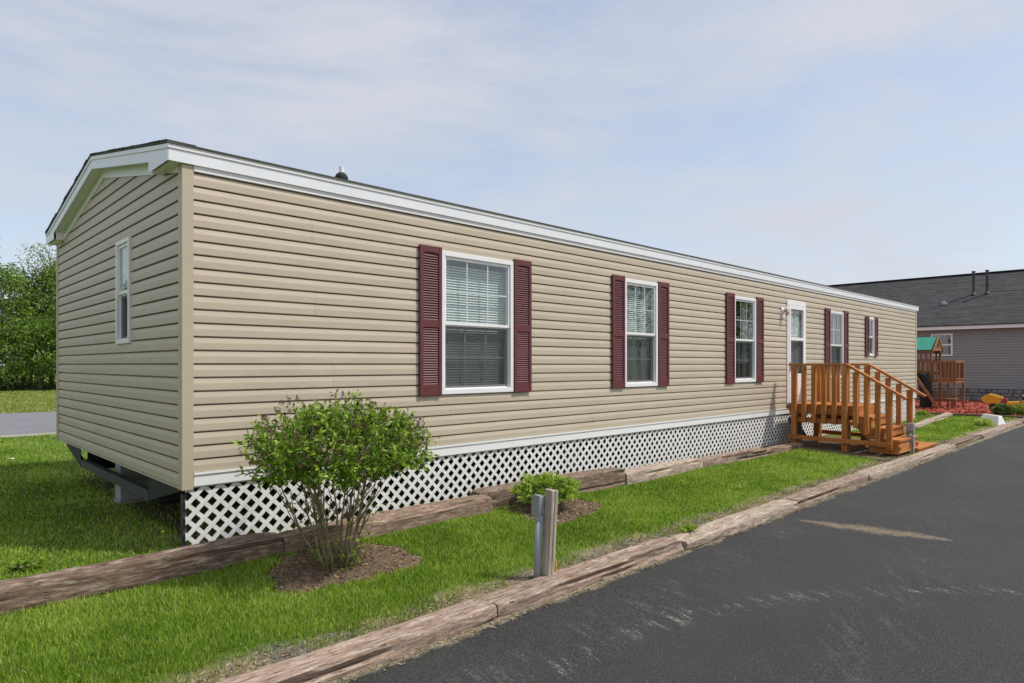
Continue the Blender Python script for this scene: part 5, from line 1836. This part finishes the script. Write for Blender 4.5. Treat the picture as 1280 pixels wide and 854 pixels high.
# stone skirt: individual stones in rough courses
M['stone'] = m_plain('skirt_stone', S(122, 120, 120), 0.9, 0.4, 3.5, bump=0.6)
M['mortar'] = m_plain('mortar', S(104, 102, 99), 0.95, 0.1, 8)
MB().box(NX + 0.01, NX + 0.06, NY0, NY1, -0.3, 0.378).obj('stone_backing', 'mortar', nb)
zc = -0.26
row = 0
st = MB()
while zc < 0.34:
    h = [0.14, 0.18, 0.13, 0.17][row % 4]
    y = NY0 + random.uniform(0, 0.2)
    while y < NY1 - 0.3:
        w = random.uniform(0.16, 0.42)
        e = random.uniform(0.01, 0.05)
        st.quad_loft([[(NX + 0.012, y, zc), (NX + 0.012, y + w, zc), (NX + 0.012, y + w, min(0.372, zc + h)), (NX + 0.012, y, min(0.372, zc + h))],
                      [(NX - e, y + 0.02, zc + 0.015), (NX - e, y + w - 0.02, zc + 0.02), (NX - e, y + w - 0.025, min(0.365, zc + h - 0.015)), (NX - e, y + 0.02, min(0.365, zc + h - 0.02))]])
        y += w + 0.012
    zc += h + 0.012
    row += 1
st.obj('stones', 'stone', nb, kind='stuff')
MB().box(NX - 0.03, NX + 0.02, NY0 - 0.01, NY1, 0.3725, 0.3795).obj('skirt_cap', 'steel', nb)
# eave
EX = NX - 0.35
MB().box(EX, EX + 0.03, NY0 - 0.3, NY1 + 0.3, 2.87, 3.03).obj('fascia', 'white', nb)
MB().box(EX + 0.031, NX + 0.05, NY0 - 0.3, NY1 + 0.3, 2.885, 2.90).obj('soffit', 'white', nb)
RXn, RZn = 35.55, 5.62
def nslope(x):
    return 3.03 + (RZn - 3.03) * (x - EX) / (RXn - EX)
for s in (0, 1):
    mb = MB()
    xe, xr = EX - 0.04, RXn
    f = (lambda x: x) if s == 0 else (lambda x: 2 * RXn - x)
    nseg = 1
    r = []
    for y in (NY0 - 0.35, NY1 + 0.35):
        r.append([(f(xe), y, nslope(xe) + 0.005), (f(xr - 0.001), y, nslope(xr) + 0.005), (f(xr - 0.001), y, nslope(xr) + 0.05), (f(xe), y, nslope(xe) + 0.05)])
    mb.quad_loft(r)
    ro = mb.obj('roof', 'nb_shingle', nb)
    uv = ro.data.uv_layers.new(name='UVMap')
    for lp in ro.data.loops:
        c = ro.data.vertices[lp.vertex_index].co
        uv.data[lp.index].uv = (c.y, c.x * 1.17)
    if s == 0:
        # butt edges of the shingle courses
        sh = MB()
        x = EX
        kk = 0
        while x < RXn - 0.2:
            yy = NY0 - 0.35
            while yy < NY1:
                w = random.uniform(0.5, 1.4)
                if random.random() < 0.55:
                    e = random.uniform(0.004, 0.014)
                    sh.quad_loft([[(x, yy, nslope(x) + 0.051), (x, yy + w, nslope(x) + 0.051), (x, yy + w, nslope(x) + 0.051 + e), (x, yy, nslope(x) + 0.051 + e)],
                                  [(x + 0.145, yy, nslope(x + 0.145) + 0.051), (x + 0.145, yy + w, nslope(x + 0.145) + 0.051), (x + 0.145, yy + w, nslope(x + 0.145) + 0.053), (x + 0.145, yy, nslope(x + 0.145) + 0.053)]])
                yy += w
            x += 0.15
            kk += 1
        so = sh.obj('shingle_tabs', 'nb_shingle', ro, kind='stuff')
        uv = so.data.uv_layers.new(name='UVMap')
        for lp in so.data.loops:
            c = so.data.vertices[lp.vertex_index].co
            uv.data[lp.index].uv = (c.y, c.x * 1.17)
MB().bar((RXn, NY0 - 0.35, RZn + 0.055), (RXn, NY1 + 0.35, RZn + 0.055), 0.30, 0.03).obj('ridge_cap', 'nb_shingle', nb)
for y in (NY0 + 0.04, NY1 - 0.04):
    mb = MB()
    mb.prism([(NX + 0.05, y, 2.9), (RXn, y, RZn - 0.05), (2 * RXn - NX - 0.05, y, 2.9)], (0, 0.03 if y < 0 else -0.03, 0))
    mb.obj('gable', 'grey_siding', nb)
# window
mb = MB()
fb = 0.06
for (a, b, c, d) in ((wy0, wy1, wz0, wz0 + fb), (wy0, wy1, wz1 - fb, wz1), (wy0, wy0 + fb, wz0 + fb, wz1 - fb), (wy1 - fb, wy1, wz0 + fb, wz1 - fb), (wy0 + fb, wy1 - fb, (wz0 + wz1) / 2 - 0.03, (wz0 + wz1) / 2 + 0.03)):
    mb.box(NX - 0.045, NX + 0.02, a, b, c, d)
nw = mb.obj('window', 'white', nb)
MB().box(NX - 0.012, NX - 0.008, wy0 + fb, wy1 - fb, wz0 + fb, (wz0 + wz1) / 2 - 0.03).obj('pane', 'glass', nw)
MB().box(NX - 0.020, NX - 0.016, wy0 + fb, wy1 - fb, (wz0 + wz1) / 2 + 0.03, wz1 - fb).obj('pane', 'glass', nw)
MB().box(NX + 0.022, NX + 0.026, wy0 + fb, wy1 - fb, wz0 + fb, wz1 - fb).obj('dark_room_sheet', 'belly', nw)  # flat dark sheet behind the glass in place of an unlit room
# roof pipes and small vent
for y in (1.436, 0.937):
    zb = nslope(33.5)
    pp = MB().lathe((33.5, y, zb), [(0.055, 0.0), (0.055, 1.04)], 12).obj('vent_pipe', 'steel', nb, smooth=False)
    MB().lathe((33.5, y, zb + 0.02), [(0.13, 0.0), (0.08, 0.10), (0.06, 0.13)], 12).obj('flashing', 'steel', pp)
    MB().lathe((33.5, y, zb + 1.04), [(0.075, 0.0), (0.075, 0.05)], 12).obj('pipe_cap', 'steel', pp)
MB().lathe((32.75, 2.4, nslope(32.75) + 0.03), [(0.12, 0.0), (0.11, 0.10), (0.02, 0.14)], 12).obj('roof_vent', 'grey_metal', nb)

# ------------------------------------------------------------------ trees
def make_tree(name, label, h, spread, seed, nleaf, mat, leaf, sparse, low=0.15):
    r_ = random.Random(seed)
    t = thing(name, label, 'tree', (0, 0, 0), 'trees beyond the back road')
    tr = MB()
    pts, rad = [], []
    x = y = 0
    for k in range(9):
        s = k / 8
        x += r_.uniform(-0.10, 0.10) * h / 8
        y += r_.uniform(-0.10, 0.10) * h / 8
        pts.append((x, y, s * h * 0.93 - 0.1))
        rad.append(h * 0.017 * (1 - 0.85 * s) + 0.012)
    tr.tube(pts, rad, 9)
    tips = []
    nb = 30
    for i in range(nb):
        s = low + (1 - low) * (i + 0.5) / nb
        k = min(7, int(s * 8))
        p = Vector(pts[k]).lerp(Vector(pts[k + 1]), s * 8 - k if s < 1 else 0)
        a = i * 2.4 + r_.uniform(-0.5, 0.5)
        prof_ = math.sin(math.pi * (0.22 + 0.72 * (s - low) / (1 - low))) 
        ln = spread * (0.45 + 0.55 * prof_) * r_.uniform(0.65, 1.15)
        up = 0.35 + 0.7 * s
        q1 = p + Vector((math.cos(a) * ln * 0.5, math.sin(a) * ln * 0.5, ln * up * 0.4))
        q2 = p + Vector((math.cos(a + 0.2) * ln, math.sin(a + 0.2) * ln, ln * up * 0.95))
        tr.tube([p, q1, q2], [h * 0.006 * (1.2 - s * 0.8), h * 0.0035, 0.008], 5)
        tips += [(q1, 0.75), (q2, 1.0), ((q1 + q2) / 2, 0.9)]
        for f in range(4):
            az = a + r_.uniform(-1.3, 1.3)
            l2 = ln * r_.uniform(0.25, 0.5)
            q3 = q1.lerp(q2, r_.random()) + Vector((math.cos(az) * l2, math.sin(az) * l2, l2 * r_.uniform(0.2, 0.9)))
            tr.tube([q1.lerp(q2, 0.4), q3], [0.014, 0.005], 4)
            tips.append((q3, 1.0))
    trunk = tr.obj('trunk', 'bark', t, smooth=True)
    T_ = np.array([tuple(p) for p, _ in tips])
    idx = rng.integers(0, len(T_), nleaf)
    nclump = len(T_) * 4
    cc_ = T_[rng.integers(0, len(T_), nclump)] + rng.normal(0, spread * 0.13, (nclump, 3)) * np.array([1, 1, 0.7])
    ci = rng.integers(0, nclump, nleaf)
    cen = cc_[ci] + rng.normal(0, sparse, (nleaf, 3)) * np.array([1, 1, 0.55])
    tone = np.clip(rng.normal(0.45, 0.2, nclump), 0, 1)[ci]
    V = leaf_cards(cen, unit(nleaf) + np.array([0, 0, -0.3]), unit(nleaf) + np.array([0, 0, 0.9]), rng.uniform(0.7, 1.3, nleaf) * leaf, rng.uniform(0.45, 0.8, nleaf) * leaf, np.clip(tone + rng.normal(0, 0.12, nleaf), 0, 1))
    link('crown', np_mesh('crown', V[0], V[1], mat, V[2]), t, 'stuff')
    return t

kinds = [make_tree('leafy_tree', 'bushy bright green tree beyond the back road', 6.2, 1.8, 3, 5200, 'leaf_tree', 0.15, 0.19, 0.26),
         make_tree('leafy_tree', 'tall sparse pale-leaved tree rising over its neighbours', 8.4, 1.6, 5, 2600, 'leaf_pale', 0.13, 0.24, 0.35),
         make_tree('leafy_tree', 'darker dense green tree in the row beyond the back road', 6.6, 2.0, 8, 4600, 'leaf_dark', 0.15, 0.22, 0.3),
         make_tree('leafy_tree', 'low spreading bright green tree at the front of the tree row', 3.7, 1.6, 13, 4200, 'leaf_tree', 0.14, 0.17, 0.12)]
spots = [(0, 3.2, 40.5, 1.0, 0.3), (1, 2.0, 43.5, 1.0, 1.2), (2, 4.9, 44.0, 1.0, 2.0), (1, 5.9, 42.0, 0.98, 4.0), (0, 6.6, 41.2, 1.06, 3.1), (3, 4.9, 38.6, 1.0, 0.5), (3, 6.9, 38.2, 1.15, 2.5), (0, 1.2, 39.8, 0.9, 5.0),
         (2, 7.6, 45.5, 1.05, 1.0), (2, -0.8, 43.5, 1.0, 3.6), (1, -2.8, 42, 1.0, 0.2), (0, -4.3, 41, 1.05, 2.2), (3, -1.6, 38.8, 0.9, 1.7), (0, 9.6, 42.5, 1.1, 0.9), (2, 12.3, 44.5, 1.0, 2.6), (3, 10.3, 39.5, 1.0, 4.4),
         (0, -8, 42, 1.0, 1.1), (2, -12, 44, 1.0, 0.2), (0, 15.5, 43, 1.0, 5.2), (3, 3.2, 39.6, 0.8, 3.9), (2, 2.9, 46.5, 0.78, 0.8), (2, 5.6, 47.5, 0.8, 3.3), (2, 0.3, 47.0, 0.76, 5.9), (2, 9.0, 48, 0.8, 4.4), (3, 6.0, 45.0, 1.0, 1.9), (3, 1.9, 45.5, 1.0, 4.1),
         # across the road, seen in the window glass only
         (0, 44, -19, 1.2, 0.4), (2, 48, -22, 1.2, 2.2), (1, 38, -22, 1.1, 3.0), (2, 56, -20, 1.2, 5.0)]
used = set()
TL = {0: 'bushy bright green tree beyond the back road', 1: 'tall sparse pale-leaved tree rising over its neighbours', 2: 'darker dense green tree in the row beyond the back road', 3: 'low spreading bright green tree at the front of the tree row'}
for k, x, y, s, a in spots:
    o = kinds[k] if k not in used else copy_tree(kinds[k])
    used.add(k)
    o.location = (x, y, g1(x, y))
    o.rotation_euler = (0, 0, a)
    o.scale = (s, s, s)
    if y < 0:
        o['label'] = ['bushy', 'tall sparse', 'dark dense'][k] + ' tree across the driveway reflected in the window glass'
        o['group'] = 'trees across the driveway'
# shaded brush at the foot of the trees
N = 20000
bxs = rng.uniform(-14, 18, N)
bys = rng.normal(41.5, 1.5, N)
bzs = gz(bxs, bys) + np.abs(rng.normal(0, 0.55, N)) * (0.7 + 0.5 * np.sin(bxs * 1.3) * np.sin(bxs * 0.7 + 1))
V = leaf_cards(np.stack([bxs, bys, np.abs(bzs)], 1), unit(N), unit(N) + np.array([0, 0, 0.8]), rng.uniform(0.10, 0.2, N), rng.uniform(0.06, 0.11, N), rng.uniform(0, 1, N) ** 1.5)
tag(link('underbrush', np_mesh('underbrush', V[0], V[1], 'leaf_dark', V[2]), kind='stuff'), 'dark tangled underbrush below the trees beyond the back road', 'brush')
print('grass blades', n1_, n2_, n3_)
